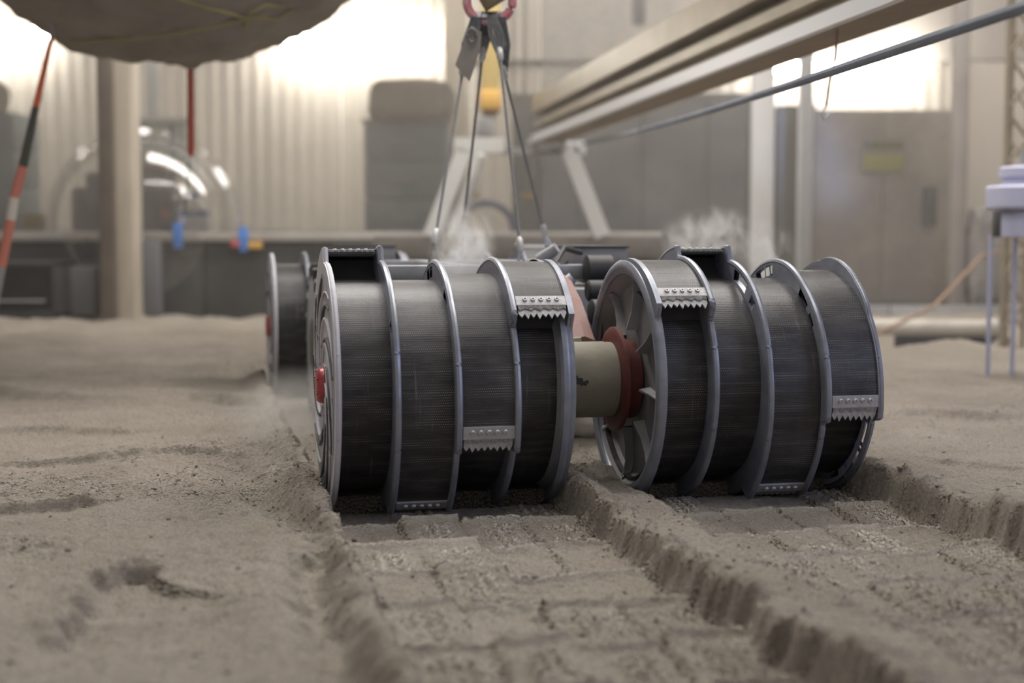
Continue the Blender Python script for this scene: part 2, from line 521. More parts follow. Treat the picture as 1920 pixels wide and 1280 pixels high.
        return h + fine * 0.75 + np.abs(fbm(X, Y * 1.5, 26, 4, seed + 60)) * 0.006 * (0.4 + rough)
    fade = 1 - 0.75 * sstep(-v, 0.1, 0.4)
    fill = 0.030 * sstep(-v, -0.03, 0.06) * (1 - 0.5 * sstep(-v, 0.3, 0.6))
    f1 = floor(0.0, 0.0150, 3) * fade + fill
    f2 = floor(DL + GAP, 0.0100, 9) * fade + 0.004 + fill
    z = track(z, -0.012, DL + 0.010, 0.014, 0.020, 0.020, 0.018, f1, 31)
    # middle ridge leans down to the right-hand track
    z = track(z, DL + GAP - 0.004, 2 * DL + GAP + 0.004, 0.05, 0.022, 0.000, 0.028, f2, 35)
    # piles pushed up beside the drums
    z += 0.022 * np.exp(-(((u - (2 * DL + GAP + 0.035)) / 0.035) ** 2 + ((v - 0.02) / 0.09) ** 2))
    z += 0.010 * np.exp(-(((u + 0.035) / 0.03) ** 2 + ((v - 0.05) / 0.12) ** 2))
    # hollow dug by the drums themselves, front and rear
    for vc in (0.0, -REAR):
        q = np.clip(0.224 ** 2 - (v - vc) ** 2, 0, None)
        arc = HUB_Z - np.sqrt(q)
        for (a, b_) in ((-0.010, DL + 0.010), (DL + GAP - 0.010, 2 * DL + GAP + 0.010)):
            m = (u > a) & (u < b_) & (np.abs(v - vc) < 0.224)
            z = np.where(m, np.minimum(z, arc), z)
            if vc == 0.0:
                arc2 = HUB_Z - np.sqrt(np.clip(0.184 ** 2 - v ** 2, 0, None))
                back = m & (v < 0.03) & (v > -0.19)
                z = np.where(back, np.maximum(z, np.minimum(0.018 + 0.9 * np.clip(-v - 0.02, 0, 0.02), arc2 - 0.001)), z)
    # drop at the right rear where the white pipe lies
    dip = np.exp(-(((X - 1.80) / 0.36) ** 4 + ((Y - 6.05) / 0.50) ** 4))
    z -= 0.24 * dip
    LIGHTEN['last'] = lighten
    return z


xs = axis_pts(-5.2, -1.05, 1.35, 5.2, 0.0050, 1.028)
ys = axis_pts(0.55, 1.15, 2.75, 7.9, 0.0050, 1.012)
GX, GY = np.meshgrid(xs.astype(np.float32), ys.astype(np.float32))
GZ = ground_height(GX, GY)
nx, ny = len(xs), len(ys)
print('ground grid', nx, ny, nx * ny)
verts = np.stack([GX, GY, GZ], -1).reshape(-1, 3).astype(np.float32)
idx = np.arange(nx * ny).reshape(ny, nx)
quads = np.stack([idx[:-1, :-1], idx[:-1, 1:], idx[1:, 1:], idx[1:, :-1]], -1).reshape(-1)
me = bpy.data.meshes.new('ground')
me.vertices.add(nx * ny); me.vertices.foreach_set('co', verts.ravel())
nq = len(quads) // 4
me.loops.add(nq * 4); me.loops.foreach_set('vertex_index', quads.astype(np.int32))
me.polygons.add(nq)
me.polygons.foreach_set('loop_start', (np.arange(nq) * 4).astype(np.int32))
me.polygons.foreach_set('loop_total', np.full(nq, 4, np.int32))
me.polygons.foreach_set('use_smooth', np.ones(nq, bool))
me.update(calc_edges=True)
att = me.attributes.new('soil_lighten', 'FLOAT', 'POINT')
att.data.foreach_set('value', np.clip(LIGHTEN['last'], 0, 1).astype(np.float32).ravel())
me.materials.append(M_SOIL)
ground = bpy.data.objects.new('ground', me)
COL.objects.link(ground)
tag(ground, 'fine grey-tan soil bed with fresh drum tracks', kind='structure')


def gz(x, y):
    return float(ground_height(np.array([[float(x)]]), np.array([[float(y)]]))[0, 0])


# hard floor under and around the soil bin
M_FLOOR = mat('concrete_floor', (0.22, 0.21, 0.20), 0.8, 0, (0.16, 0.155, 0.15), 4)
bm = bmesh.new(); box(bm, (0, 4.6, -0.30), (15, 13.4, 0.1)); fl = link('floor', bm, M_FLOOR, smooth=False); tag(fl, kind='structure')

# small clods scattered on the soil: nobody could count them
rng = random.Random(4)
bm = bmesh.new()
cand = []
while len(cand) < 1500:
    if rng.random() < 0.6:
        uu = rng.choice((-0.03, DL + 0.02, DL + GAP, 2 * DL + GAP + 0.02)) + rng.gauss(0, 0.03)
        p = rv(uu, rng.uniform(-0.9, 0.9), 0)
    else:
        p = Vector((rng.uniform(-1.0, 1.3), rng.uniform(1.2, 3.6), 0))
    uu = (p - O0).dot(A); vv = (p - O0).dot(P)
    if p.y < 1.0 or (abs(vv) < 0.26 and (-0.03 < uu < DL + 0.03 or DL + GAP - 0.03 < uu < 2 * DL + GAP + 0.03)): continue
    cand.append(p)
cz = ground_height(np.array([[p.x for p in cand]], dtype=np.float32), np.array([[p.y for p in cand]], dtype=np.float32))[0]
for p, zc in zip(cand, cz):
    r = rng.uniform(0.0012, 0.0032) * (1.5 if rng.random() < 0.06 else 1)
    p.z = float(zc) + r * 0.3
    m4 = Matrix.Translation(p) @ Matrix.Rotation(rng.uniform(0, 6), 4, 'Z') @ Matrix.Diagonal((r * rng.uniform(.8, 1.5), r, r * rng.uniform(.6, 1), 1))
    bmesh.ops.create_icosphere(bm, subdivisions=1, radius=1, matrix=m4)
cl = link('soil_clods', bm, M_SOIL, smooth=False)
tag(cl, 'tiny soil crumbs scattered along the track banks', 'soil', kind='stuff')

# ------------------------------------------------------------------ the bucket drums
R0, R1 = 0.176, 0.228
RF = 0.2065


def rad(s):
    """skin radius at s degrees behind the scoop mouth"""
    if s < 0: return R0 + s * 0.0004
    if s < 222: return R0
    return R0 + (R1 - R0) * ((s - 222) / 138.0)


def pol(x, th, r):
    t = R(th)
    return Vector((x, -r * math.sin(t), r * math.cos(t)))


def make_skin(x0, x1, tm, drum):
    bm = bmesh.new()
    uvl = bm.loops.layers.uv.new('UVMap')
    rows = []
    arc = 0
    S = [-38 + i * 2.0 for i in range(int((360 - 8 + 38) / 2) + 1)]
    prev = None
    for s in S:
        r = rad(s)
        po = pol(x0, tm + s, r)
        if prev is not None: arc += (po - prev).length
        prev = po
        vs = [bm.verts.new(pol(x, tm + s, rr)) for rr in (r, r - 0.003) for x in (x0, x1)]
        rows.append((vs, arc))
    for (a, sa), (b_, sb) in zip(rows, rows[1:]):
        f = bm.faces.new((a[0], a[1], b_[1], b_[0]))
        for l, uvv in zip(f.loops, ((x0, sa), (x1, sa), (x1, sb), (x0, sb))): l[uvl].uv = uvv
        f = bm.faces.new((a[2], b_[2], b_[3], a[3]))
        for l, uvv in zip(f.loops, ((x0, sa), (x0, sb), (x1, sb), (x1, sa))): l[uvl].uv = uvv
        bm.faces.new((a[0], b_[0], b_[2], a[2])); bm.faces.new((a[1], a[3], b_[3], b_[1]))
    bm.faces.new(rows[0][0][i] for i in (0, 2, 3, 1)); bm.faces.new(rows[-1][0][i] for i in (0, 1, 3, 2))
    bmesh.ops.recalc_face_normals(bm, faces=bm.faces[:])
    return link('scoop_skin', bm, M_SKIN, drum)


def make_lip(x0, x1, tm, drum, seed):
    """clamp bar with five screws, caked bevel and a serrated blade"""
    rr = random.Random(seed)
    sB = 352.0
    rl = lambda s: rad(min(s, 360)) + (0.0 if s <= 360 else -0.0004 * (s - 360))
    # clamp bar
    bm = bmesh.new()
    rows = []
    for s in (sB - 1.5, sB + 1.0, sB + 3.5):
        rows.append([bm.verts.new(pol(x, tm + s, rl(s) + d)) for d in (0.0035, -0.004) for x in (x0 + 0.001, x1 - 0.001)])
    for a, b_ in zip(rows, rows[1:]):
        bm.faces.new((a[0], a[1], b_[1], b_[0])); bm.faces.new((a[2], b_[2], b_[3], a[3]))
        bm.faces.new((a[0], b_[0], b_[2], a[2])); bm.faces.new((a[1], a[3], b_[3], b_[1]))
    bm.faces.new([rows[0][i] for i in (0, 2, 3, 1)]); bm.faces.new([rows[-1][i] for i in (0, 1, 3, 2)])
    bmesh.ops.recalc_face_normals(bm, faces=bm.faces[:])
    link('clamp_bar', bm, M_BLADE, drum, smooth=False)
    # caked strip on the bevel
    bm = bmesh.new()
    n = 40
    top, bot, und = [], [], []
    for i in range(n + 1):
        x = x0 + 0.003 + (x1 - x0 - 0.006) * i / n
        top.append(bm.verts.new(pol(x, tm + sB + 3.3, rl(sB + 3.3) + 0.0036)))
        s2 = sB + 4.9 + rr.uniform(0, 0.5) + 0.4 * math.sin(i * 0.8)
        bot.append(bm.verts.new(pol(x, tm + s2, rl(s2) + 0.001 + rr.uniform(0, 0.001))))
        und.append(bm.verts.new(pol(x, tm + s2 - 0.2, rl(s2) - 0.003)))
    for i in range(n):
        bm.faces.new((top[i], top[i + 1], bot[i + 1], bot[i])); bm.faces.new((bot[i], bot[i + 1], und[i + 1], und[i]))
    bmesh.ops.recalc_face_normals(bm, faces=bm.faces[:])
    link('caked_soil', bm, M_CAKE, drum, smooth=False)
    # serrated blade
    bm = bmesh.new()
    nt_ = 8
    pts = []
    for i in range(nt_):
        w_ = (x1 - x0 - 0.006) / nt_
        xa = x0 + 0.003 + w_ * i
        dep = 6.7 + rr.uniform(-0.25, 0.5) + (0.25 if i % 2 else -0.1)
        pts.append((xa, 7.0 + rr.uniform(-0.1, 0.3))); pts.append((xa + w_ * rr.uniform(0.42, 0.58), dep + 2.3))
    pts.append((x1 - 0.003, 6.9))
    up = [(p[0], 4.4) for p in pts]
    fr = []
    for d in (0.0, -0.003):
        fr.append(([bm.verts.new(pol(x, tm + sB + s, rl(sB + s) - 0.0005 + d)) for x, s in up], [bm.verts.new(pol(x, tm + sB + s, rl(sB + s) - 0.0005 + d)) for x, s in pts]))
    for i in range(len(pts) - 1):
        bm.faces.new((fr[0][0][i], fr[0][0][i + 1], fr[0][1][i + 1], fr[0][1][i]))
        bm.faces.new((fr[1][0][i], fr[1][1][i], fr[1][1][i + 1], fr[1][0][i + 1]))
        bm.faces.new((fr[0][1][i], fr[0][1][i + 1], fr[1][1][i + 1], fr[1][1][i]))
    bmesh.ops.recalc_face_normals(bm, faces=bm.faces[:])
    link('serrated_blade', bm, M_BLADE, drum, smooth=False)
    return sB


def make_flange(x, tms, drum, slots, thick=0.0095, m=None, bead=0.0042, rf=RF, bump_at=None, name='flange', rin=0.150):
    """spiral side wall between two scoops; tms: mouth angles of the neighbours"""
    def rout(th):
        r = rf
        for tm in tms:
            s = (th - tm) % 360
            if s > 200: r = max(r, rad(s) + 0.0035)
            elif s < 0.8: r = max(r, R1 + 0.0035)
            elif s < 3.5: r = max(r, R1 + (rf - R1) * (s - 0.8) / 2.7)
        if bump_at is not None:
            d = (th - bump_at + 180) % 360 - 180
            if -55 < d < 6: r += 0.011 * math.sin(math.pi * min(1, (d + 55) / 61)) ** 0.7 * (1 if d < 0 else (6 - d) / 6)
        return r
    bm = bmesh.new()
    n = 240
    grid = []
    for i in range(n):
        th = i * 360 / n
        ro = rout(th)
        rs_ = (rin, max(rin + 0.0002, 0.1775), max(rin + 0.0004, 0.1805), 0.2000, ro)
        grid.append([[bm.verts.new(pol(x + dx, th, r)) for r in rs_] for dx in (0, thick)])

    def inslot(th):
        for (c, hw) in slots:
            if abs((th - c + 180) % 360 - 180) < hw: return True
        return False
    for i in range(n):
        j = (i + 1) % n
        th = i * 360 / n + 0.5 * 360 / n
        for b_ in range(4):
            if b_ == 2 and inslot(th): continue
            bm.faces.new((grid[i][0][b_], grid[i][0][b_ + 1], grid[j][0][b_ + 1], grid[j][0][b_]))
            bm.faces.new((grid[i][1][b_], grid[j][1][b_], grid[j][1][b_ + 1], grid[i][1][b_ + 1]))
        bm.faces.new((grid[i][0][4], grid[i][1][4], grid[j][1][4], grid[j][0][4]))
    # walls of the slots
    bmesh.ops.remove_doubles(bm, verts=bm.verts[:], dist=1e-6)
    for i in range(n):
        th = i * 360 / n + 0.5 * 360 / n
        j = (i + 1) % n
        if inslot(th):
            for b_ in (2, 3):
                try: bm.faces.new((grid[i][0][b_], grid[j][0][b_], grid[j][1][b_], grid[i][1][b_]))
                except Exception: pass
    # rolled edge
    pts = [pol(x + thick / 2, i * 360 / n, rout(i * 360 / n) - 0.001) for i in range(n)]
    tube(bm, pts, bead, 8, closed=True)
    bmesh.ops.recalc_face_normals(bm, faces=bm.faces[:])
    return link(name, bm, m or M_RIM, drum)


SCREW_ME = None


def make_drum(tms, origin_u, outer_left, seed, name_label, parent, slots_by_flange, tail_bump=None):
    drum = bpy.data.objects.new('bucket_drum', None)
    COL.objects.link(drum)
    drum['label'] = name_label
    drum.parent = parent
    drum.matrix_local = Matrix.Translation(off(parent, rv(origin_u, 0, HUB_Z))) @ Matrix.Rotation(T, 4, 'Z')
    global SCREW_ME
    for k, tm in enumerate(tms):
        x0, x1 = k * SW + 0.0090, (k + 1) * SW - 0.0005
        make_skin(x0, x1, tm, drum)
        sB = make_lip(x0, x1, tm, drum, seed + k)
        for i in range(5):
            xc = (x0 + x1) / 2 + (i - 2) * 0.0132
            if SCREW_ME is None:
                bm = bmesh.new()
                lathe(bm, [(0, 0.0001), (0, 0.0042), (0.0024, 0.0040), (0.0034, 0.0031), (0.0034, 0.0018), (0.0012, 0.0016), (0.0012, 0.0001)], 'z', 14)
                so = link('screw', bm, M_SCREW, drum)
                SCREW_ME = so.data
            else:
                so = bpy.data.objects.new('screw', SCREW_ME)
                COL.objects.link(so); so.parent = drum
            th = tm + sB + 0.6
            pos = pol(xc, th, rad(352.6) + 0.0033)
            nrm = pol(0, th, 1.0).normalized()
            so.matrix_local = Matrix.Translation(pos) @ nrm.to_track_quat('Z', 'X').to_matrix().to_4x4()
    for k in range(5):
        nb = [tms[i] for i in (k - 1, k) if 0 <= i < 4]
        x = k * SW - (0.001 if k else -0.001)
        first_inner = (k == 0 and not outer_left)
        make_flange(x, nb, drum, m=M_FACE if (k == 0 and outer_left) else None, slots=slots_by_flange.get(k, []), bead=0.0056 if 0 < k < 4 else (0.003 if (k == 0) == outer_left else 0.0012),
                    bump_at=tail_bump if k == 4 else None,
                    rin=0.186 if (k == 0 and not outer_left) or (k == 4 and outer_left) else 0.150)
    # inner core so that nothing is seen through the open mouths
    bm = bmesh.new()
    lathe(bm, [(0.012 if outer_left else 0.04, 0.001), (0.012 if outer_left else 0.04, 0.150), (DL - (0.04 if outer_left else 0.012), 0.150), (DL - (0.04 if outer_left else 0.012), 0.001)], 'x', 72)
    link('drum_core', bm, M_DARK, drum)
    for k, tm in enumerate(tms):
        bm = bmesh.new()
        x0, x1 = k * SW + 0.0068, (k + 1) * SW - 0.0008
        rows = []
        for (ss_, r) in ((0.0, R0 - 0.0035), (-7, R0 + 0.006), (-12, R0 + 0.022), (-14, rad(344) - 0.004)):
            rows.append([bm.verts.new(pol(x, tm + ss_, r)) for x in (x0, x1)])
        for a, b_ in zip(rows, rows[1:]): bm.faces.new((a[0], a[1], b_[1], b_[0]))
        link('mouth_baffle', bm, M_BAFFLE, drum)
    xo, sgn = (0.0, 1) if outer_left else (DL, -1)
    # outer face plate with raised spiral ribs
    bm = bmesh.new()
    lathe(bm, [(xo + sgn * 0.001, 0.001), (xo + sgn * 0.001, 0.19), (xo + sgn * 0.005, 0.199)], 'x', 96)
    link('face_plate', bm, M_FACE, drum)
    rr = random.Random(seed)
    for q in range(9):
        bm = bmesh.new()
        a0 = q * 40 + rr.uniform(-4, 4)
        pts = []
        for i in range(22):
            t = i / 21
            r = 0.038 + 0.150 * t ** 0.85
            pts.append(pol(xo - sgn * 0.0005, a0 + 120 * t, r))
        for i in range(21):
            mid = (pts[i] + pts[i + 1]) / 2
        tube(bm, pts, [0.001 + 0.0024 * math.sin(math.pi * min(1, (i + 1) / 21)) for i in range(22)], 6)
        link('spiral_rib', bm, M_FACE, drum)
    for q in range(9):
        bm = bmesh.new()
        a0 = q * 40 + 20
        pts = [pol(xo - sgn * 0.0015, a0 + 62 * i / 14, 0.075 + 0.105 * (i / 14)) for i in range(15)]
        tube(bm, pts, [0.0012 + 0.0016 * math.sin(math.pi * i / 14) for i in range(15)], 6)
        link('spiral_slot', bm, M_DARK, drum)
    bm = bmesh.new()
    lathe(bm, [(xo, 0.031), (xo - sgn * 0.006, 0.030), (xo - sgn * 0.010, 0.027), (xo - sgn * 0.0122, 0.022), (xo - sgn * 0.012, 0.001)], 'x', 32)
    for i in range(6):
        tube(bm, [pol(xo - sgn * 0.012, i * 60, 0.024), pol(xo - sgn * 0.0132, i * 60, 0.024)], 0.002, 8)
    link('hub_cap', bm, M_REDCAP, drum)
    # inner face: thick rolled rim, recessed dish, eight webs
    xi, s2 = (DL, -1) if outer_left else (0.0, 1)
    bm = bmesh.new()
    prof = [(xi + s2 * 0.010, 0.183)]
    for i in range(9):
        t = math.pi * (1 - i / 8)
        prof.append((xi - s2 * 0.010 * math.sin(t) + s2 * 0.006, 0.1985 + 0.0125 * math.cos(t)))
    prof.append((xi + s2 * 0.012, 0.2105))
    lathe(bm, prof, 'x', 120)
    link('rolled_rim', bm, M_RIM, drum)
    bm = bmesh.new()
    lathe(bm, [(xi + s2 * 0.004, 0.187), (xi + s2 * 0.012, 0.180), (xi + s2 * 0.018, 0.1735), (xi + s2 * 0.025, 0.168), (xi + s2 * 0.026, 0.150), (xi + s2 * 0.022, 0.095), (xi + s2 * 0.020, 0.06), (xi + s2 * 0.020, 0.001)], 'x', 96)
    link('hub_dish', bm, M_DISH, drum)
    for q in range(8):
        a = q * 45 + 8
        bm = bmesh.new()
        prev = None
        for (r, x, w_) in ((0.088, 0.002, 0.007), (0.12, 0.010, 0.004), (0.15, 0.012, 0.004), (0.172, 0.010, 0.006), (0.180, 0.004, 0.010)):
            t = R(a)
            side = Vector((0, -math.cos(t), -math.sin(t)))
            c0 = pol(xi + s2 * x, a, r); c1 = pol(xi + s2 * (0.026 if r < 0.16 else (0.024 if r < 0.175 else 0.012)), a, min(r, 0.176) if r > 0.175 else min(r, 0.168))
            vs = [bm.verts.new(c1 - side * w_), bm.verts.new(c0 - side * w_ * 0.3), bm.verts.new(c0 + side * w_ * 0.3), bm.verts.new(c1 + side * w_)]
            if prev:
                for i in range(3): bm.faces.new((prev[i], prev[i + 1], vs[i + 1], vs[i]))
            prev = vs
        bmesh.ops.recalc_face_normals(bm, faces=bm.faces[:])
        link('spoke', bm, M_DISH, drum, smooth=False)
    return drum


ctr = rv(DL + GAP / 2, REAR / 2, 0)
rover = thing('excavator_rover', (ctr.x, ctr.y, 0.0), 'four-drum digging rover with serrated grey bucket drums, hung from cables on the soil', 'robot')

# slots: (centre angle, half width) measured from the top towards the camera
drumL = make_drum([-2, 152, 112, 57], 0.0, True, 10, 'large bucket drum with a red cap on its left face', rover,
                  {1: [(60, 6)], 2: [(-14, 3.5), (-5, 3.5), (40, 5)], 3: [(62, 4), (80, 3), (100, 5)], 4: [(130, 6), (230, 8)]})
drumR = make_drum([53, 1, 149, 103], DL + GAP, False, 20, 'bucket drum right of the beige axle, spoked dish facing left', rover,
                  {2: [(24, 9), (44, 3)], 3: [(-18, 6), (-6, 4), (42, 6), (56, 4)],
                   4: [(200, 7), (150, 4.5), (134, 6.5), (117, 8), (218, 7), (250, 8)]}, tail_bump=52)


def copy_drum(src, u, v, mirror, spin, label):
    d = src.copy(); COL.objects.link(d)
    d['label'] = label
    d.parent = rover
    d.matrix_local = Matrix.Translation(off(rover, rv(u, v, HUB_Z))) @ Matrix.Rotation(T, 4, 'Z') @ Matrix.Diagonal((1, mirror, 1, 1)) @ Matrix.Rotation(R(spin), 4, 'X')
    for ch in list(src.children):
        c = ch.copy(); COL.objects.link(c); c.parent = d
    return d


copy_drum(drumL, 0, REAR, -1, 150, 'rear bucket drum behind the left one, out of focus')
copy_drum(drumR, DL + GAP, REAR, -1, -150, 'rear bucket drum behind the right one, out of focus')

# axle housings between the drums
for vi, (v0, sg) in enumerate(((0.0, 1), (REAR, -1))):
    R_T = Matrix.Translation(off(rover, rv(DL, v0, HUB_Z))) @ Matrix.Rotation(T, 4, 'Z')
    bm = bmesh.new()
    lathe(bm, [(-0.012, 0.055), (-0.012, 0.0645), (0.006, 0.0665), (0.112, 0.0665), (0.116, 0.0655), (GAP + 0.01, 0.0655)], 'x', 64)
    o = link('axle_housing', bm, M_BEIGE, rover); o.matrix_local = R_T
    bm = bmesh.new()
    lathe(bm, [(0.004, 0.0675), (0.004, 0.0685), (0.006, 0.0685), (0.006, 0.0675)], 'x', 64)
    lathe(bm, [(0.030, 0.0668), (0.030, 0.0674), (0.032, 0.0674), (0.032, 0.0668)], 'x', 64)
    o2 = link('seam', bm, M_CAKE, o)
    bm = bmesh.new()
    for (xx, an, r1, r2) in ((0.034, 88, 0.008, 0.005), (0.050, 86, 0.008, 0.007), (0.059, 90, 0.006, 0.004), (0.042, 97, 0.004, 0.005), (0.066, 88, 0.003, 0.003), (0.026, 91, 0.004, 0.003), (0.046, 80, 0.003, 0.003)):
        c = pol(xx, an, 0.0668); n = 12
        rr2 = random.Random(int(xx * 1000))
        ring = []
        for k in range(n):
            t = 2 * math.pi * k / n
            f = rr2.uniform(0.7, 1.3)
            ring.append(bm.verts.new(pol(xx + r1 * f * math.cos(t), an + math.degrees(r2 * f * math.sin(t) / 0.0668), 0.06695)))
        bm.faces.new(ring)
    link('soot_stain', bm, M_STAIN, o, smooth=False)
    bm = bmesh.new()
    lathe(bm, [(0.126, 0.066), (0.127, 0.080), (0.129, 0.090), (0.131, 0.092), (0.136, 0.092), (0.138, 0.070), (0.165, 0.069)], 'x', 80)
    o = link('red_flange', bm, M_RED, rover); o.matrix_local = R_T
    # arm carrying the axle, from the chassis down to the housing
    bm = bmesh.new()
    if vi == 0:
        a0 = off(rover, at(1094, 655, 2.54)); a1 = off(rover, at(1056, 530, 2.84))
    else:
        a0 = off(rover, rv(DL + 0.030, v0 + sg * 0.05, HUB_Z + 0.050)); a1 = off(rover, rv(DL + 0.030, v0 + sg * 0.47, 0.385))
    tube(bm, [a0, a0 * 0.5 + a1 * 0.5 + Vector((0, 0, 0.012)), a1], [0.027, 0.022, 0.017], 8)
    link('drum_arm', bm, M_PINK, rover, smooth=False)
    bm = bmesh.new()
    d_ = (a1 - a0).normalized()
    s_ = Vector(A) * 0.0
    tube(bm, [a0 - P * 0.022 + d_ * 0.02, a1 - P * 0.016], 0.006, 8)
    link('arm_rib', bm, M_PINK, rover)
    bm = bmesh.new()
    tube(bm, [off(rover, rv(DL + 0.005, v0 + sg * 0.10, HUB_Z + 0.115)), off(rover, rv(DL + 0.045, v0 + sg * 0.10, HUB_Z + 0.135))], 0.018, 12)
    tube(bm, [off(rover, rv(DL + 0.03, v0 + sg * 0.03, HUB_Z + 0.062)), off(rover, rv(DL + 0.08, v0 + sg * 0.03, HUB_Z + 0.066))], 0.008, 8)
    link('arm_boss', bm, M_BEIGE, rover)

# chassis
UC = DL + GAP / 2
def rbox(bm, u0, u1, v0, v1, z0, z1, bevel=0.0):
    c = off(rover, rv((u0 + u1) / 2, (v0 + v1) / 2, (z0 + z1) / 2))
    box(bm, c, (u1 - u0, v1 - v0, z1 - z0), rot=Matrix.Rotation(T, 4, 'Z'), bevel=bevel)
bm = bmesh.new(); rbox(bm, 0.20, 0.70, 0.52, 1.18, 0.20, 0.345, 0.008); link('chassis_body', bm, M_GREY, rover)
for (u0, u1, v0, v1) in ((0.14, 0.76, 0.46, 0.49), (0.14, 0.76, 1.21, 1.24), (0.14, 0.17, 0.49, 1.21), (0.73, 0.76, 0.49, 1.21), (0.34, 0.36, 0.49, 1.21), (0.54, 0.56, 0.49, 1.21)):
    bm = bmesh.new(); rbox(bm, u0, u1, v0, v1, 0.366, 0.396, 0.003)
    link('frame_rail', bm, M_SILVER, rover)
for (u0, u1, v0, v1) in ((0.14, 0.76, 0.46, 0.485), (0.14, 0.76, 1.215, 1.24)):
    bm = bmesh.new(); rbox(bm, u0, u1, v0, v1, 0.27, 0.292, 0.003)
    link('frame_rail', bm, M_SILVER, rover)
for (u, v) in ((0.155, 0.475), (0.745, 0.475), (0.155, 1.225), (0.745, 1.225), (0.35, 0.475), (0.55, 0.475)):
    bm = bmesh.new(); rbox(bm, u - 0.012, u + 0.012, v - 0.012, v + 0.012, 0.20, 0.37, 0.002)
    link('frame_post', bm, M_GREY, rover)
# electronics trays behind the left drum and beside the right one
for (u0, u1, v0, v1, z0, z1) in ((0.155, 0.30, 1.27, 1.40, 0.395, 0.430), (0.60, 0.72, 0.60, 0.85, 0.396, 0.430)):
    bm = bmesh.new(); rbox(bm, u0, u1, v0, v1, z0, z1, 0.004); link('electronics_box', bm, M_GREY, rover)
    bm = bmesh.new(); rbox(bm, u0 - 0.004, u1 + 0.004, v0 - 0.004, v1 + 0.004, z1, z1 + 0.005, 0.001); link('box_lid', bm, M_DARK, rover)
# motors and cables in the gap
for (px, py, yy, r, l) in ((1096, 505, 2.95, 0.030, 0.06), (1100, 545, 2.90, 0.022, 0.05), (1106, 585, 2.86, 0.026, 0.05), (1090, 630, 3.1, 0.05, 0.06)):
    bm = bmesh.new()
    p = at(px, py, yy)
    q = off(rover, p)
    lathe(bm, [(0, 0.001), (0, r * 0.8), (0.004, r), (l - 0.004, r), (l, r * 0.8), (l, r * 0.4), (l + 0.012, r * 0.4), (l + 0.012, 0.001)], 'x', 24)
    o = link('actuator', bm, M_BLACK, rover); o.matrix_local = Matrix.Translation(q) @ Matrix.Rotation(T, 4, 'Z')
for (pts, r) in (([(0.53, 0.42, 0.36), (0.51, 0.36, 0.33), (0.53, 0.30, 0.27), (0.52, 0.26, 0.21), (0.50, 0.22, 0.16)], 0.007),
                 ([(0.56, 0.52, 0.40), (0.52, 0.46, 0.385), (0.50, 0.42, 0.33), (0.53, 0.36, 0.25), (0.55, 0.34, 0.18)], 0.005),
                 ([(0.60, 0.55, 0.42), (0.55, 0.50, 0.43), (0.52, 0.46, 0.40), (0.54, 0.42, 0.34)], 0.006)):
    bm = bmesh.new(); tube(bm, [off(rover, rv(*p)) for p in pts], r, 8); link('cable_harness', bm, M_BLACK, rover)
bm = bmesh.new(); tube(bm, [off(rover, at(1060, 532, 2.83)), off(rover, at(1074, 520, 2.83))], 0.012, 10); link('fitting', bm, M_SCREW, rover)
bm = bmesh.new(); tube(bm, [off(rover, rv(0.50, 0.52, 0.405)), off(rover, rv(0.535, 0.50, 0.43))], 0.013, 10); link('connector', bm, M_SILVER, rover)
# wheels with cleats
def make_wheel():
    o = bpy.data.objects.new('wheel', None); COL.objects.link(o); o.parent = rover
    bm = bmesh.new()
    lathe(bm, [(0.0, 0.06), (0.0, 0.168), (0.002, 0.172), (0.088, 0.172), (0.09, 0.168), (0.09, 0.16), (0.05, 0.15), (0.045, 0.06)], 'x', 64)
    link('wheel_drum', bm, M_SILVER, o)
    bm = bmesh.new(); lathe(bm, [(-0.004, 0.001), (-0.004, 0.05), (0.0, 0.065), (0.09, 0.065), (0.09, 0.001)], 'x', 32); link('wheel_hub', bm, M_DARK, o)
    first = None
    for k in range(20):
        if first is None:
            bm = bmesh.new(); box(bm, (0, 0, 0), (0.096, 0.016, 0.030), bevel=0.002)
            c = link('cleat', bm, M_BLACK, o, smooth=False); first = c
        else:
            c = bpy.data.objects.new('cleat', first.data); COL.objects.link(c); c.parent = o
        a = k * 2 * math.pi / 20
        c.matrix_local = Matrix.Translation((0.045, -0.183 * math.sin(a), 0.183 * math.cos(a))) @ Matrix.Rotation(a, 4, 'X')
    return o
wheel = make_wheel()
def place_wheel(o, u, v, z):
    o.matrix_local = Matrix.Translation(off(rover, rv(u, v, z))) @ Matrix.Rotation(T, 4, 'Z')
place_wheel(wheel, 0.075, 0.50, 0.190)
for (u, v) in ((0.075, 1.15), (0.74, 0.50), (0.74, 1.15)):
    w2 = wheel.copy(); COL.objects.link(w2); w2.parent = rover
    for ch in wheel.children:
        c = ch.copy(); COL.objects.link(c); c.parent = w2
    place_wheel(w2, u, v, 0.190)
for v in (0.50, 1.15):
    bm = bmesh.new(); tube(bm, [off(rover, rv(0.10, v, 0.19)), off(rover, rv(0.80, v, 0.19))], 0.022, 12); link('wheel_axle', bm, M_DARK, rover)

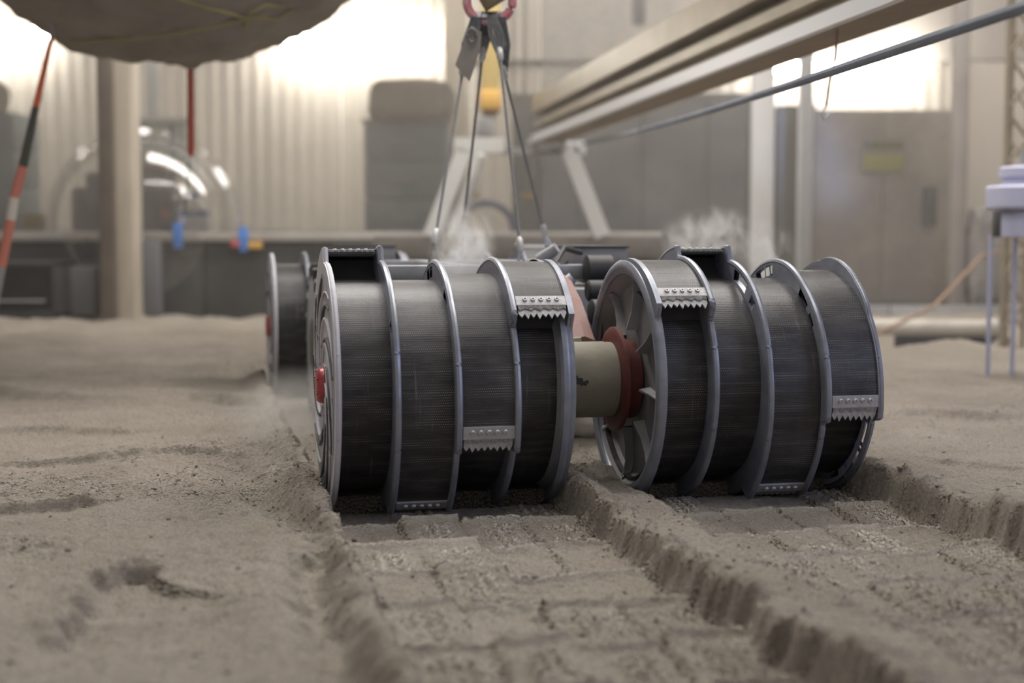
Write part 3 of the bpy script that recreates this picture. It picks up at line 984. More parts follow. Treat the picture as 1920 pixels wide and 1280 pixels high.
# ------------------------------------------------------------------ lifting sling
M_WIRE = mat('steel_wire_rope', (0.16, 0.16, 0.16), 0.5, 0.5, (0.26, 0.26, 0.27), 300)
M_FERR = mat('ferrule_aluminium', (0.50, 0.50, 0.51), 0.45, 0.4)
M_SHACK = mat('pink_worn_paint', (0.62, 0.16, 0.20), 0.5, 0.1, (0.62, 0.42, 0.46), 40)
M_TAG = mat('grey_metal_tag', (0.36, 0.33, 0.30), 0.5, 0.4, (0.30, 0.275, 0.25), 20)
apex = at(917, 52, 3.315)
sl = thing('lifting_sling', apex, 'four-leg wire rope lifting sling running from the pink shackle down to the rover', 'sling')
legs = [((884, 74), (868, 130), (815, 452), -0.22), ((908, 70), (905, 100), (869, 420), 0.22), ((930, 70), (937, 100), (976, 468), -0.20), ((937, 74), (945, 135), (1022, 440), 0.22)]
sb = off(sl, apex)
for k, (t0, f0, e0, dv) in enumerate(legs):
    a0 = at(*t0, 3.315); a1 = at(*f0, 3.315 + dv * 0.12); e1 = at(*e0, 3.315 + dv)
    bm = bmesh.new()
    rp = a1.lerp(e1, 0.5) + Vector((0, 0, -0.002))
    tube(bm, [off(sl, a1), off(sl, rp), off(sl, e1)], 0.0034, 8)
    rope = link('wire_rope', bm, M_WIRE, sl)
    bm = bmesh.new()
    dd = (e1 - a1).normalized()
    f = off(sl, a1)
    tube(bm, [f - dd * 0.018, f - dd * 0.012, f + dd * 0.012, f + dd * 0.02], [0.004, 0.0085, 0.0085, 0.0045], 12)
    link('ferrule', bm, M_FERR, rope)
    g = off(sl, e1)
    bm = bmesh.new()
    tube(bm, [g - dd * 0.03, g - dd * 0.024, g, g + dd * 0.006], [0.004, 0.0075, 0.0075, 0.004], 12)
    link('ferrule', bm, M_FERR, rope)
    # lower eye going down to the frame rail
    bm = bmesh.new()
    foot = g + Vector((0.004 * (1 if k > 1 else -1), 0, -0.075))
    if k == 3: foot = g + Vector((0.028, 0, -0.085))
    for s in (-1, 1):
        tube(bm, [g, g.lerp(foot, 0.5) + Vector((s * 0.009, 0, 0)), foot + Vector((s * 0.006, 0, 0)), foot + Vector((0, 0, -0.008))], 0.0036, 8)
    link('rope_eye', bm, M_WIRE if k == 0 else M_FERR, rope)
    # upper eye wrapped over the shackle
    bm = bmesh.new()
    top = off(sl, at(893 + k * 15, 34, 3.315))
    for s in (-1.4, -0.8, -0.2, 0.4, 1, 1.5):
        tube(bm, [f + Vector((s * 0.004, 0, 0)), f.lerp(top, 0.5) + Vector((s * 0.011, -0.008, 0)), top + Vector((s * 0.007, -0.010, 0.0)), top + Vector((s * 0.007, 0.004, 0.014))], 0.0034, 6)
    link('rope_eye', bm, M_WIRE, rope)
# metal tag
bm = bmesh.new()
pp = [(884, 48), (902, 60), (900, 90), (880, 153), (853, 122), (864, 92)]
fr = [bm.verts.new(off(sl, at(a, b_, 3.26))) for a, b_ in pp]
bk = [bm.verts.new(off(sl, at(a, b_, 3.26)) + Vector((0.001, 0.003, 0))) for a, b_ in pp]
bm.faces.new(fr); bm.faces.new(bk[::-1])
for i in range(len(pp)):
    j = (i + 1) % len(pp); bm.faces.new((fr[i], bk[i], bk[j], fr[j]))
bmesh.ops.recalc_face_normals(bm, faces=bm.faces[:])
tg = link('load_tag', bm, M_TAG, sl, smooth=False); tg['label'] = 'grey metal load tag on the rope eye'
bm = bmesh.new()
tube(bm, [off(sl, at(885 + 8 * math.cos(t), 66 + 13 * math.sin(t), 3.255)) for t in [i * math.pi / 6 for i in range(12)]], 0.003, 6, closed=True)
link('tag_ring', bm, M_WIRE, sl)
# shackle on the crane hook
shk = at(918, 10, 3.315)
sh = thing('shackle', shk, 'pink painted bow shackle holding the rope eyes at the top', 'shackle')
bm = bmesh.new()
pts = []
for i in range(25):
    t = math.pi * (-0.12 + 1.24 * i / 24)
    pts.append(off(sh, at(918 - 43 * math.cos(t), 2 + 39 * math.sin(t), 3.315)))
pts = [off(sh, at(890, -60, 3.315))] + pts + [off(sh, at(946, -60, 3.315))]
tube(bm, pts, 0.0105, 14)
bow = link('bow', bm, M_SHACK, sh)
bm = bmesh.new(); tube(bm, [off(sh, at(872, -58, 3.315)), off(sh, at(964, -58, 3.315))], 0.013, 12); link('pin', bm, M_GREY, sh)
M_OLIVE = mat('olive_hook', (0.30, 0.26, 0.17), 0.6, 0.1, (0.24, 0.2, 0.12), 15)
hk = thing('crane_hook', at(918, -60, 3.32), 'olive crane hook seen inside the pink shackle', 'hook')
bm = bmesh.new()
pts = [off(hk, at(915, -230, 3.315)), off(hk, at(915, -120, 3.315)), off(hk, at(905, -70, 3.315)), off(hk, at(905, -30, 3.315)), off(hk, at(920, 0, 3.315)), off(hk, at(942, -14, 3.315)), off(hk, at(950, -50, 3.315))]
tube(bm, pts, [0.02, 0.02, 0.024, 0.028, 0.029, 0.02, 0.008], 14)
link('hook_body', bm, M_OLIVE, hk)
bm = bmesh.new(); box(bm, off(hk, at(915, -300, 3.315)), (0.10, 0.08, 0.16), bevel=0.01); link('hook_block', bm, M_OLIVE, hk)
bm = bmesh.new(); tube(bm, [off(hk, at(915, -350, 3.315)), off(hk, Vector((at(915, 0, 3.315).x, 3.315, 3.75)))], 0.005, 8); link('hoist_rope', bm, M_WIRE, hk)

# ------------------------------------------------------------------ soil bin, enclosure, building shell
M_BIN = mat('dark_bin_wall', (0.026, 0.025, 0.026), 0.8, 0, (0.045, 0.043, 0.042), 5, bump=0.2)
M_RAIL = mat('dusty_rail', (0.30, 0.28, 0.26), 0.7, 0, (0.36, 0.34, 0.31), 6)
M_POST = mat('tan_painted_post', (0.56, 0.50, 0.41), 0.7, 0, (0.42, 0.37, 0.30), 4, aniso=(3, 3, 0.5))
M_POSTL = mat('pale_post', (0.50, 0.50, 0.51), 0.6, 0, (0.44, 0.43, 0.42), 4)
M_WALLM = mat('corrugated_wall_paint', (0.58, 0.53, 0.47), 0.65, 0, (0.50, 0.455, 0.40), 1.2, aniso=(2, 2, 0.4))
M_FLATW = mat('flat_wall_paint', (0.60, 0.55, 0.50), 0.7, 0, (0.54, 0.49, 0.45), 1.0)
M_PLY = mat('dusty_plywood', (0.66, 0.58, 0.50), 0.8, 0, (0.44, 0.40, 0.37), 3.5, detail=8)
M_CURT = mat('grey_bench_cover', (0.21, 0.205, 0.20), 0.85, 0, (0.27, 0.26, 0.25), 2.5)

YB = 7.75   # far wall of the bin


def Z(py, Y):
    return at(960, py, Y).z


def X(px, Y):
    return (px - 960) / F * Y * 1.0


def pbox(name, px0, px1, py0, py1, Y, dep, m, parent=None, bevel=0.004, smooth=True):
    """box spanning a region of view at distance Y"""
    x0, x1 = at(px0, 450, Y).x, at(px1, 450, Y).x
    z1, z0 = Z(py0, Y), Z(py1, Y)
    bm = bmesh.new()
    c = Vector(((x0 + x1) / 2, Y + dep / 2, (z0 + z1) / 2))
    if parent is not None: c = off(parent, c)
    box(bm, c, (x1 - x0, dep, z1 - z0), bevel=min(bevel, abs(x1 - x0) / 4, dep / 4))
    return link(name, bm, m, parent, smooth=smooth)


binw = thing('bin_wall', (-0.6, YB, -0.05), 'low dark wall at the far end of the soil bin, left half', 'wall')
for i in range(7):
    x0 = at(-260, 450, YB).x + i * 0.62
    bm = bmesh.new(); box(bm, off(binw, Vector((x0 + 0.31, YB + 0.03, 0.19))), (0.612, 0.06, 0.50), bevel=0.004)
    link('wall_panel', bm, M_BIN, binw)
bm = bmesh.new(); box(bm, off(binw, Vector((at(-260, 450, YB).x + 2.17, YB + 0.02, 0.465))), (4.36, 0.10, 0.05), bevel=0.006); link('top_rail', bm, M_RAIL, binw)

binr = thing('bin_wall', (3.2, YB, -0.05), 'low dusty wall at the far end of the soil bin, right half', 'wall')
for i in range(8):
    x0 = at(-260, 450, YB).x + 4.36 + i * 0.62
    bm = bmesh.new(); box(bm, off(binr, Vector((x0 + 0.31, YB + 0.03, -0.01))), (0.612, 0.06, 0.20), bevel=0.004)
    link('wall_panel', bm, M_GREY, binr)

# building shell
YW = 11.4
wb = bpy.data.objects.new('wall_back', None); COL.objects.link(wb); tag(wb, kind='structure')
PW = 0.92
bmp = bmesh.new()
nrib = 8
prof = []
for i in range(nrib):
    x = i * PW / nrib
    q = PW / nrib
    prof += [(x, 0), (x + q * 0.55, 0), (x + q * 0.66, -0.022), (x + q * 0.88, -0.022), (x + q * 0.99, 0)]
prof.append((PW - 0.006, 0))
lo = [bmp.verts.new((x, y, 0)) for x, y in prof]; hi = [bmp.verts.new((x, y, 4.3)) for x, y in prof]
for i in range(len(prof) - 1):
    bmp.faces.new((lo[i], lo[i + 1], hi[i + 1], hi[i]))
bmesh.ops.recalc_face_normals(bmp, faces=bmp.faces[:])
pan = link('wall_panel', bmp, M_WALLM, wb, smooth=False)
pan.location = (-7.4, YW, -0.25)
for i in range(1, 16):
    c = bpy.data.objects.new('wall_panel', pan.data); COL.objects.link(c); c.parent = wb; c.location = (-7.4 + i * PW, YW, -0.25)
bm = bmesh.new(); box(bm, (0, YW + 0.07, 1.9), (15, 0.06, 4.3)); link('wall_backing', bm, M_FLATW, wb, smooth=False)
bm = bmesh.new(); box(bm, (-7.45, 5.2, 1.9), (0.1, 12.5, 4.3)); tag(link('wall_left', bm, M_FLATW, smooth=False), kind='structure')
bm = bmesh.new(); box(bm, (7.45, 5.2, 1.9), (0.1, 12.5, 4.3)); tag(link('wall_right', bm, M_FLATW, smooth=False), kind='structure')
M_CEIL = mat('ceiling_paint', (0.55, 0.53, 0.5), 0.8)
bm = bmesh.new(); box(bm, (0, 5.2, 4.1), (15, 12.6, 0.1)); tag(link('ceiling', bm, M_CEIL, smooth=False), kind='structure')
# inner flat partition, upper right
YP = YW - 0.12
o = pbox('wall_partition', 875, 1980, -420, 112, YP, 0.08, M_FLATW); tag(o, kind='structure')

# fluorescent tubes fixed to the back wall
def tube_lamp(px0, px1, py, Y, label, e):
    mid = at((px0 + px1) / 2, py, Y)
    t = thing('strip_light', mid, label, 'lamp', 'strip lights on the far wall')
    me_ = mat('tube_glow', (0.9, 0.9, 0.85), 0.5, emit=(1.0, 0.965, 0.89, e))
    bm = bmesh.new(); tube(bm, [off(t, at(px0, py, Y)), off(t, at(px1, py, Y))], 0.045, 12)
    g = link('lamp_tube', bm, me_, t)
    bm = bmesh.new()
    x0, x1 = at(px0 + 4, py, Y).x, at(px1 - 4, py, Y).x
    box(bm, off(t, Vector(((x0 + x1) / 2, YW - 0.03, mid.z))), (x1 - x0, 0.05, 0.05), bevel=0.01)
    for q in (x0 + 0.06, x1 - 0.06):
        box(bm, off(t, Vector((q, (Y + YW) / 2, mid.z))), (0.03, YW - Y, 0.03))
    link('lamp_housing', bm, M_FLATW, t)
    return t


tube_lamp(-190, 92, 62, YW - 0.20, 'left strip light, glowing beside the hanging rock', 60)
tube_lamp(500, 826, 74, YW - 0.20, 'middle strip light, glaring right of the hanging rock', 60)
tube_lamp(1385, 1745, 128, YW - 0.24, 'right strip light, glaring above the yellow sign', 60)

# building posts
def post(name, px0, px1, py0, py1, Y, dep, m, label, cat='post'):
    return tag(pbox(name, px0, px1, py0, py1, Y, dep, m), label, cat)
tag(pbox('trim_1', 834, 876, -420, 470, 9.9, 0.12, M_POST), kind='structure')
post('enclosure_post', 1408, 1450, -30, 560, 8.0, 0.07, M_POSTL, 'broad pale enclosure post left of the thin one')
post('enclosure_post', 1496, 1522, -30, 560, 7.9, 0.05, M_POSTL, 'thin pale enclosure post left of the yellow sign')
post('enclosure_post', 1786, 1812, -420, 610, 7.9, 0.09, mat('grey_brown_post', (0.30, 0.27, 0.25), 0.7, 0, (0.25, 0.225, 0.21), 4), 'grey-brown enclosure post right of the yellow sign')

# clear sheets of the enclosure, dusty
def glass_mat(name, haze, col=(0.55, 0.52, 0.48)):
    m, nt, b, N, L = nodes(name)
    N.remove(b)
    out = N['Material Output']
    tr = N.new('ShaderNodeBsdfTransparent'); tr.inputs[0].default_value = (0.93, 0.93, 0.92, 1)
    df = N.new('ShaderNodeBsdfDiffuse'); df.inputs[0].default_value = (*col, 1)
    tl = N.new('ShaderNodeBsdfTranslucent'); tl.inputs[0].default_value = (*col, 1)
    gl = N.new('ShaderNodeBsdfGlossy'); gl.inputs[1].default_value = 0.12
    tc = N.new('ShaderNodeTexCoord')
    n = N.new('ShaderNodeTexNoise'); n.inputs['Scale'].default_value = 3; n.inputs['Detail'].default_value = 8; n.inputs['Roughness'].default_value = 0.65
    L.new(tc.outputs['Object'], n.inputs['Vector'])
    mr = N.new('ShaderNodeMapRange'); mr.inputs[1].default_value = 0.3; mr.inputs[2].default_value = 0.75
    mr.inputs[3].default_value = haze * 0.6; mr.inputs[4].default_value = haze * 1.5
    L.new(n.outputs['Fac'], mr.inputs[0])
    mz = N.new('ShaderNodeMixShader'); mz.inputs[0].default_value = 0.5; L.new(df.outputs[0], mz.inputs[1]); L.new(tl.outputs[0], mz.inputs[2])
    m1 = N.new('ShaderNodeMixShader'); L.new(mr.outputs[0], m1.inputs[0]); L.new(tr.outputs[0], m1.inputs[1]); L.new(mz.outputs[0], m1.inputs[2])
    lw = N.new('ShaderNodeFresnel'); lw.inputs[0].default_value = 1.4
    m2 = N.new('ShaderNodeMixShader'); L.new(lw.outputs[0], m2.inputs[0]); L.new(m1.outputs[0], m2.inputs[1]); L.new(gl.outputs[0], m2.inputs[2])
    L.new(m2.outputs[0], out.inputs['Surface'])
    return m


M_SHEET = glass_mat('dusty_clear_sheet', 0.14)
M_SHEET2 = glass_mat('dusty_clear_sheet_grey', 0.32, (0.42, 0.41, 0.40))
en = bpy.data.objects.new('window_1', None); COL.objects.link(en); tag(en, kind='structure')
for (px0, px1, m) in ((-220, 186, M_SHEET), (192, 640, M_SHEET), (644, 1010, M_SHEET), (1014, 1406, M_SHEET2), (1452, 1784, M_SHEET)):
    x0, x1 = at(px0, 450, 8.1).x, at(px1, 450, 8.1).x
    bm = bmesh.new(); box(bm, ((x0 + x1) / 2, 8.1, 1.50), (x1 - x0, 0.004, 2.95))
    link('pane', bm, m, en, smooth=False)

# post standing in the soil, left
pL = thing('support_post', at(222, 600, 7.45), 'thick tan support post standing in the soil under the hanging rock', 'post')
pbox('post_shaft', 190, 252, -260, 604, 7.45, 0.17, M_POST, pL, bevel=0.012)
pbox('post_flange', 186, 214, -260, 602, 7.40, 0.06, mat('brown_post_side', (0.15, 0.12, 0.095), 0.8, 0, (0.10, 0.08, 0.065), 5), pL, bevel=0.004)

# things behind the sheets, left
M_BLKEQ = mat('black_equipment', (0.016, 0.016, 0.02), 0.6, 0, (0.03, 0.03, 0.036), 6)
M_BLUEGREY = mat('blue_grey_cabinet', (0.16, 0.20, 0.235), 0.6, 0, (0.20, 0.23, 0.255), 3)
M_BROWN = mat('brown_tarp', (0.25, 0.20, 0.16), 0.9, 0, (0.19, 0.155, 0.125), 4, bump=0.3, bscale=12)
M_BLUET = mat('blue_tape', (0.05, 0.20, 0.62), 0.6)
M_WHITE = mat('white_plastic', (0.62, 0.62, 0.62), 0.5)
M_REDB = mat('red_plastic', (0.42, 0.07, 0.06), 0.5)
M_YEL = mat('yellow_paint', (0.62, 0.36, 0.07), 0.5, 0, (0.5, 0.3, 0.07), 6)


def lump(name, px0, px1, py0, py1, Y, dep, m, label, cat, seed, parent=None, flat=0.35, amp=0.10):
    a, b_ = at(px0, py0, Y), at(px1, py1, Y)
    c = Vector(((a.x + b_.x) / 2, Y, (a.z + b_.z) / 2))
    bm = bmesh.new()
    bmesh.ops.create_icosphere(bm, subdivisions=5, radius=1)
    from mathutils import noise
    for v in bm.verts:
        n = v.co.normalized()
        p_ = Vector((math.copysign(abs(n.x) ** flat, n.x), math.copysign(abs(n.y) ** flat, n.y), math.copysign(abs(n.z) ** flat, n.z)))
        k = 1 + amp * noise.noise(n * 1.7 + Vector((seed, 0, 0))) + amp * 0.5 * noise.noise(n * 4 + Vector((seed, 3, 0))) + amp * 0.25 * noise.noise(n * 11 + Vector((seed, 3, 0)))
        mxv = max(abs(p_.x), abs(p_.y), abs(p_.z))
        v.co = Vector((p_.x * abs(b_.x - a.x) / 2, p_.y * dep / 2, p_.z * abs(a.z - b_.z) / 2)) * k
    o = link(name, bm, m, parent)
    o.location = c if parent is None else off(parent, c)
    if label: tag(o, label, cat)
    return o


lt = thing('work_bench', at(260, 440, 8.6), 'long grey bench behind the clear sheets at the far left', 'bench')
pbox('bench_top', -240, 760, 432, 446, 8.5, 0.6, M_RAIL, lt)
for q in (-200, 130, 420, 740):
    pbox('leg', q, q + 14, 446, 560, 8.55, 0.06, M_GREY, lt)
pbox('shelf', -240, 760, 500, 508, 8.55, 0.5, M_RAIL, lt)
eq = thing('machine', at(230, 430, 8.6), 'black machine on the bench behind the tan post', 'machine')
for (a, b_, c, d, Y) in ((132, 330, 350, 434, 8.55), (160, 312, 322, 360, 8.6), (262, 316, 316, 334, 8.6)):
    pbox('machine_body', a, b_, c, d, Y, 0.28, M_BLKEQ, eq, bevel=0.03)
pbox('machine_cap', 196, 300, 308, 322, 8.62, 0.2, mat('maroon_cap', (0.12, 0.035, 0.04), 0.6), eq, bevel=0.01)
pbox('red_valve', 300, 318, 392, 412, 8.5, 0.08, M_REDB, eq, bevel=0.01)
cb = thing('control_box', at(300, 300, 9.6), 'grey hanging control cabinet right of the tan post', 'cabinet')
pbox('cabinet_body', 252, 350, 228, 330, 9.6, 0.25, mat('pale_grey_green', (0.32, 0.34, 0.32), 0.6, 0, (0.27, 0.29, 0.27), 5), cb)
pbox('cabinet_lid', 248, 354, 218, 230, 9.58, 0.28, M_POSTL, cb)
pbox('conduit', 280, 302, -420, 220, 9.7, 0.06, M_POSTL, cb)
pbox('label_strip', 290, 310, 302, 308, 9.58, 0.02, mat('orange_label', (0.55, 0.22, 0.12), 0.6), cb, bevel=0.001)
# bottle and cartons with blue on the bench
bt = thing('water_bottle', at(362, 436, 8.45), 'white jug with a blue band on the bench', 'bottle')
bm = bmesh.new(); lathe(bm, [(0, 0.001), (0, 0.085), (0.01, 0.09), (0.13, 0.09), (0.17, 0.06), (0.19, 0.035), (0.22, 0.035), (0.22, 0.001)], 'z', 24); link('jug_body', bm, M_WHITE, bt)
bm = bmesh.new(); lathe(bm, [(0.09, 0.0915), (0.128, 0.0915)], 'z', 24); link('blue_band', bm, mat('dark_blue_print', (0.06, 0.12, 0.40), 0.5), bt)
bm = bmesh.new(); lathe(bm, [(0.21, 0.001), (0.21, 0.038), (0.235, 0.038), (0.24, 0.001)], 'z', 20); link('jug_cap', bm, M_BLUET, bt)
tag(pbox('tape_strip', 324, 342, 418, 466, 7.70, 0.006, M_BLUET, bevel=0.001), 'blue tape strip on the sheet beside the white jug', 'tape')
tag(pbox('tape_strip', 448, 464, 426, 472, 7.70, 0.006, M_BLUET, bevel=0.001), 'blue tape strip standing alone above the dark wall', 'tape')
tag(pbox('caulk_tube', 432, 448, 452, 464, 7.69, 0.05, M_REDB, bevel=0.004), 'small red tube beside the lone blue tape', 'tube')
tag(pbox('caulk_tube', 464, 490, 454, 466, 7.69, 0.05, M_YEL, bevel=0.004), 'small yellow tube right of the lone blue tape', 'tube')
tag(pbox('tool_pouch', 40, 76, 400, 431, 8.55, 0.12, mat('ochre_cloth', (0.36, 0.27, 0.10), 0.9), bevel=0.015), 'ochre pouch on the bench beside the striped pole', 'pouch')

# clear plastic ring dome hanging in front of the machine
M_CLEAR, nt, b, N, L = nodes('clear_acrylic')
N.remove(b)
tr = N.new('ShaderNodeBsdfTransparent'); gl = N.new('ShaderNodeBsdfGlossy'); gl.inputs[1].default_value = 0.10
lw = N.new('ShaderNodeLayerWeight'); lw.inputs[0].default_value = 0.35
mrc = N.new('ShaderNodeMapRange'); mrc.inputs[3].default_value = 0.07; mrc.inputs[4].default_value = 0.6
L.new(lw.outputs['Facing'], mrc.inputs[0])
ms = N.new('ShaderNodeMixShader'); L.new(mrc.outputs[0], ms.inputs[0]); L.new(tr.outputs[0], ms.inputs[1]); L.new(gl.outputs[0], ms.inputs[2])
L.new(ms.outputs[0], N['Material Output'].inputs['Surface'])
dm = thing('clear_dome', at(268, 420, 7.95), 'large clear plastic dome with bright glints behind the tan post', 'dome')
bm = bmesh.new()
prof = [(-0.34 * math.cos(R(a)), 0.50 * math.sin(R(a))) for a in range(3, 91, 6)] + [(0.0, 0.53), (0.03, 0.53)]
lathe(bm, [(s, r) for s, r in prof], 'y', 64)
o = link('dome_shell', bm, M_CLEAR, dm)
bm = bmesh.new()
tube(bm, [Vector((0.53 * math.cos(t), 0.015, 0.53 * math.sin(t))) for t in [i * math.pi / 36 for i in range(72)]], 0.012, 8, closed=True)
link('dome_rim', bm, M_CLEAR, dm)

# black crate, far left on the soil
ck = thing('storage_crate', at(60, 592, 7.3), 'black crate with an open front on the soil at far left', 'crate')
for (a, b_, c, d, Yq, dp) in ((-60, 106, 490, 500, 7.3, 0.34), (-60, 106, 584, 596, 7.3, 0.34), (94, 106, 490, 596, 7.3, 0.34), (-60, -48, 490, 596, 7.3, 0.34)):
    pbox('crate_side', a, b_, c, d, Yq, dp, M_BLKEQ, ck, bevel=0.006)
pbox('crate_back', -50, 96, 498, 588, 7.58, 0.02, M_BLKEQ, ck)
pbox('crate_rail', -60, 80, 562, 566, 7.29, 0.02, M_GREY, ck, bevel=0.002)
# folded dark cloths right of the crate
tag(pbox('equipment_case', 112, 176, 500, 592, 7.5, 0.2, mat('charcoal_case', (0.09, 0.09, 0.095), 0.7), bevel=0.02), 'charcoal case between the black crate and the tan post', 'case')
tag(pbox('equipment_case', 258, 296, 452, 592, 7.6, 0.1, mat('slate_panel', (0.12, 0.12, 0.13), 0.7), bevel=0.01), 'narrow slate case just right of the tan post', 'case')

# grey cabinet with brown tarp, middle
gc = thing('storage_cabinet', at(755, 440, 9.2), 'tall blue-grey cabinet left of the building post', 'cabinet')
for i, (c, d) in enumerate(((232, 300), (302, 372), (374, 446))):
    pbox('drawer', 684, 836, c, d, 9.2, 0.5, M_BLUEGREY, gc, bevel=0.01)
    pbox('handle', 735, 780, (c + d) / 2 - 3, (c + d) / 2 + 3, 9.17, 0.03, M_GREY, gc, bevel=0.003)
pbox('cabinet_top', 680, 840, 222, 232, 9.19, 0.52, M_GREY, gc, bevel=0.006)
pbox('cabinet_base', 684, 836, 446, 640, 9.2, 0.5, M_BLUEGREY, gc, bevel=0.01)
o = lump('folded_tarp', 690, 850, 152, 236, 9.35, 0.45, M_BROWN, 'brown folded tarp heaped on the blue-grey cabinet', 'tarp', 3.3, flat=0.5)
gc2 = thing('storage_cabinet', at(-20, 440, 9.0), 'blue-grey cabinet at the left edge behind the striped pole', 'cabinet')
for c, d in ((210, 280), (282, 350), (352, 430)):
    pbox('drawer', -90, 30, c, d, 9.0, 0.5, M_BLUEGREY, gc2, bevel=0.01)
pbox('cabinet_base', -90, 30, 430, 640, 9.0, 0.5, M_BLUEGREY, gc2, bevel=0.01)
lump('folded_tarp', -60, 8, 150, 214, 9.1, 0.4, M_BROWN, 'brown tarp on the left-edge cabinet', 'tarp', 7.1, flat=0.6)

# dark covered bench, right of the middle
dc = thing('covered_rack', at(1230, 450, 8.9), 'wide grey covered rack behind the white trestle', 'rack')
for i in range(4):
    a = 960 + i * 122
    pbox('cover_panel', a, a + 120, 186 - i * 2, 650, 8.9, 0.4, M_CURT, dc, bevel=0.02)
pbox('cover_edge', 956, 1450, 174, 186, 8.88, 0.44, M_CURT, dc, bevel=0.02)
dc2 = thing('covered_rack', at(1475, 450, 9.0), 'grey rack seen between the pale posts', 'rack')
pbox('cover_panel', 1452, 1530, 196, 650, 9.0, 0.3, mat('slate_cover', (0.20, 0.20, 0.20), 0.85), dc2, bevel=0.02)

# plywood partition with the sign
pl = thing('plywood_panel', at(1650, 590, 8.3), 'tan dusty plywood partition carrying the yellow sign', 'panel')
pbox('board', 1526, 1652, 206, 600, 8.3, 0.03, M_PLY, pl, bevel=0.002)
pbox('board', 1654, 1778, 206, 600, 8.3, 0.03, M_PLY, pl, bevel=0.002)
pbox('board_kick', 1526, 1778, 566, 600, 8.27, 0.03, M_GREY, pl, bevel=0.002)
pbox('dark_hook', 1732, 1756, 350, 424, 8.25, 0.05, mat('green_grey_box', (0.10, 0.115, 0.115), 0.7), pl, bevel=0.01)
sg_ = thing('warning_sign', at(1654, 292, 8.26), 'small yellow and olive warning sign on the tan plywood', 'sign')
pbox('sign_plate', 1614, 1692, 260, 322, 8.27, 0.01, mat('pale_sign', (0.5, 0.46, 0.36), 0.5), sg_, bevel=0.001)
pbox('header_band', 1632, 1690, 264, 280, 8.262, 0.008, mat('olive_print', (0.22, 0.20, 0.05), 0.5), sg_, bevel=0.001)
pbox('blue_mark', 1618, 1628, 264, 280, 8.262, 0.008, mat('slate_print', (0.20, 0.24, 0.28), 0.5), sg_, bevel=0.001)
pbox('yellow_field', 1617, 1691, 289, 319, 8.262, 0.008, mat('yellow_print', (0.60, 0.54, 0.05), 0.5), sg_, bevel=0.001)
# right wall piece and the dark thing by the tower
o = pbox('wall_side_panel', 1812, 1990, 116, 660, 8.8, 0.06, M_WALLM); tag(o, kind='structure')
lump('draped_bundle', 1818, 1876, 384, 590, 7.9, 0.25, mat('grey_brown_cloth', (0.15, 0.14, 0.135), 0.9, 0, (0.20, 0.185, 0.175), 5), 'grey draped bundle left of the lattice tower', 'bundle', 5.2, flat=0.6)

# lattice tower at the right edge
M_LAT = mat('brown_lattice_steel', (0.26, 0.215, 0.155), 0.6, 0.1, (0.20, 0.165, 0.12), 8)
tw = thing('lattice_tower', at(1900, 650, 6.0), 'brown lattice tower at the right edge', 'tower')
xa, xb = at(1882, 450, 6.0).x, at(1922, 450, 6.0).x
for (x, y) in ((xa, 6.0), (xb, 6.0), ((xa + xb) / 2, 6.08)):
    bm = bmesh.new(); tube(bm, [off(tw, Vector((x, y, -0.1))), off(tw, Vector((x, y, 2.6)))], 0.011, 8); link('upright', bm, M_LAT, tw)
st = 0.115
for i in range(22):
    z0 = -0.05 + i * st
    p_, q_ = ((xa, xb) if i % 2 else (xb, xa))
    bm = bmesh.new(); tube(bm, [off(tw, Vector((p_, 6.0, z0))), off(tw, Vector((q_, 6.0, z0 + st)))], 0.008, 6); link('brace', bm, M_LAT, tw)
    bm = bmesh.new(); tube(bm, [off(tw, Vector((q_, 6.0, z0))), off(tw, Vector(((xa + xb) / 2, 6.08, z0 + st)))], 0.006, 6); link('brace', bm, M_LAT, tw)

# lavender sensor head at the right edge, with thin poles
M_LAV = mat('lavender_white_paint', (0.46, 0.47, 0.62), 0.4, 0.1, (0.42, 0.43, 0.58), 6)
YS = 4.4
ss = thing('sensor_head', at(1915, 445, YS), 'pale lavender sensor head on thin poles at the right edge', 'sensor')
k = YS / F
base = at(1935, 445, YS)
bm = bmesh.new()
lathe(bm, [(0, 0.001), (0, 66 * k), (2 * k, 70 * k), (46 * k, 70 * k), (48 * k, 66 * k), (48 * k, 0.001)], 'z', 40, c=off(ss, base)); link('lower_body', bm, M_LAV, ss)
bm = bmesh.new()
lathe(bm, [(48 * k, 60 * k), (52 * k, 80 * k), (56 * k, 84 * k), (92 * k, 84 * k), (96 * k, 80 * k), (97 * k, 60 * k), (98 * k, 50 * k)], 'z', 40, c=off(ss, base)); link('upper_collar', bm, M_LAV, ss)
bm = bmesh.new()
lathe(bm, [(97 * k, 56 * k), (110 * k, 56 * k), (113 * k, 62 * k), (128 * k, 62 * k), (132 * k, 55 * k), (134 * k, 0.001)], 'z', 40, c=off(ss, base)); link('top_cap', bm, M_LAV, ss)
bm = bmesh.new(); tube(bm, [off(ss, base + Vector((-18 * k, 0, 130 * k))), off(ss, base + Vector((-18 * k, 0, 162 * k)))], 0.012, 10); link('stem', bm, M_GREY, ss)
pbox('dark_slot', 1868, 1877, 396, 444, YS - 0.112, 0.04, M_BLACK, ss, bevel=0.002)
for px in (1858, 1904):
    bm = bmesh.new(); a = at(px, 440, YS + 0.02); tube(bm, [off(ss, a), off(ss, Vector((a.x, a.y, 0.0)))], 0.0075, 8); link('leg', bm, M_LAV, ss)

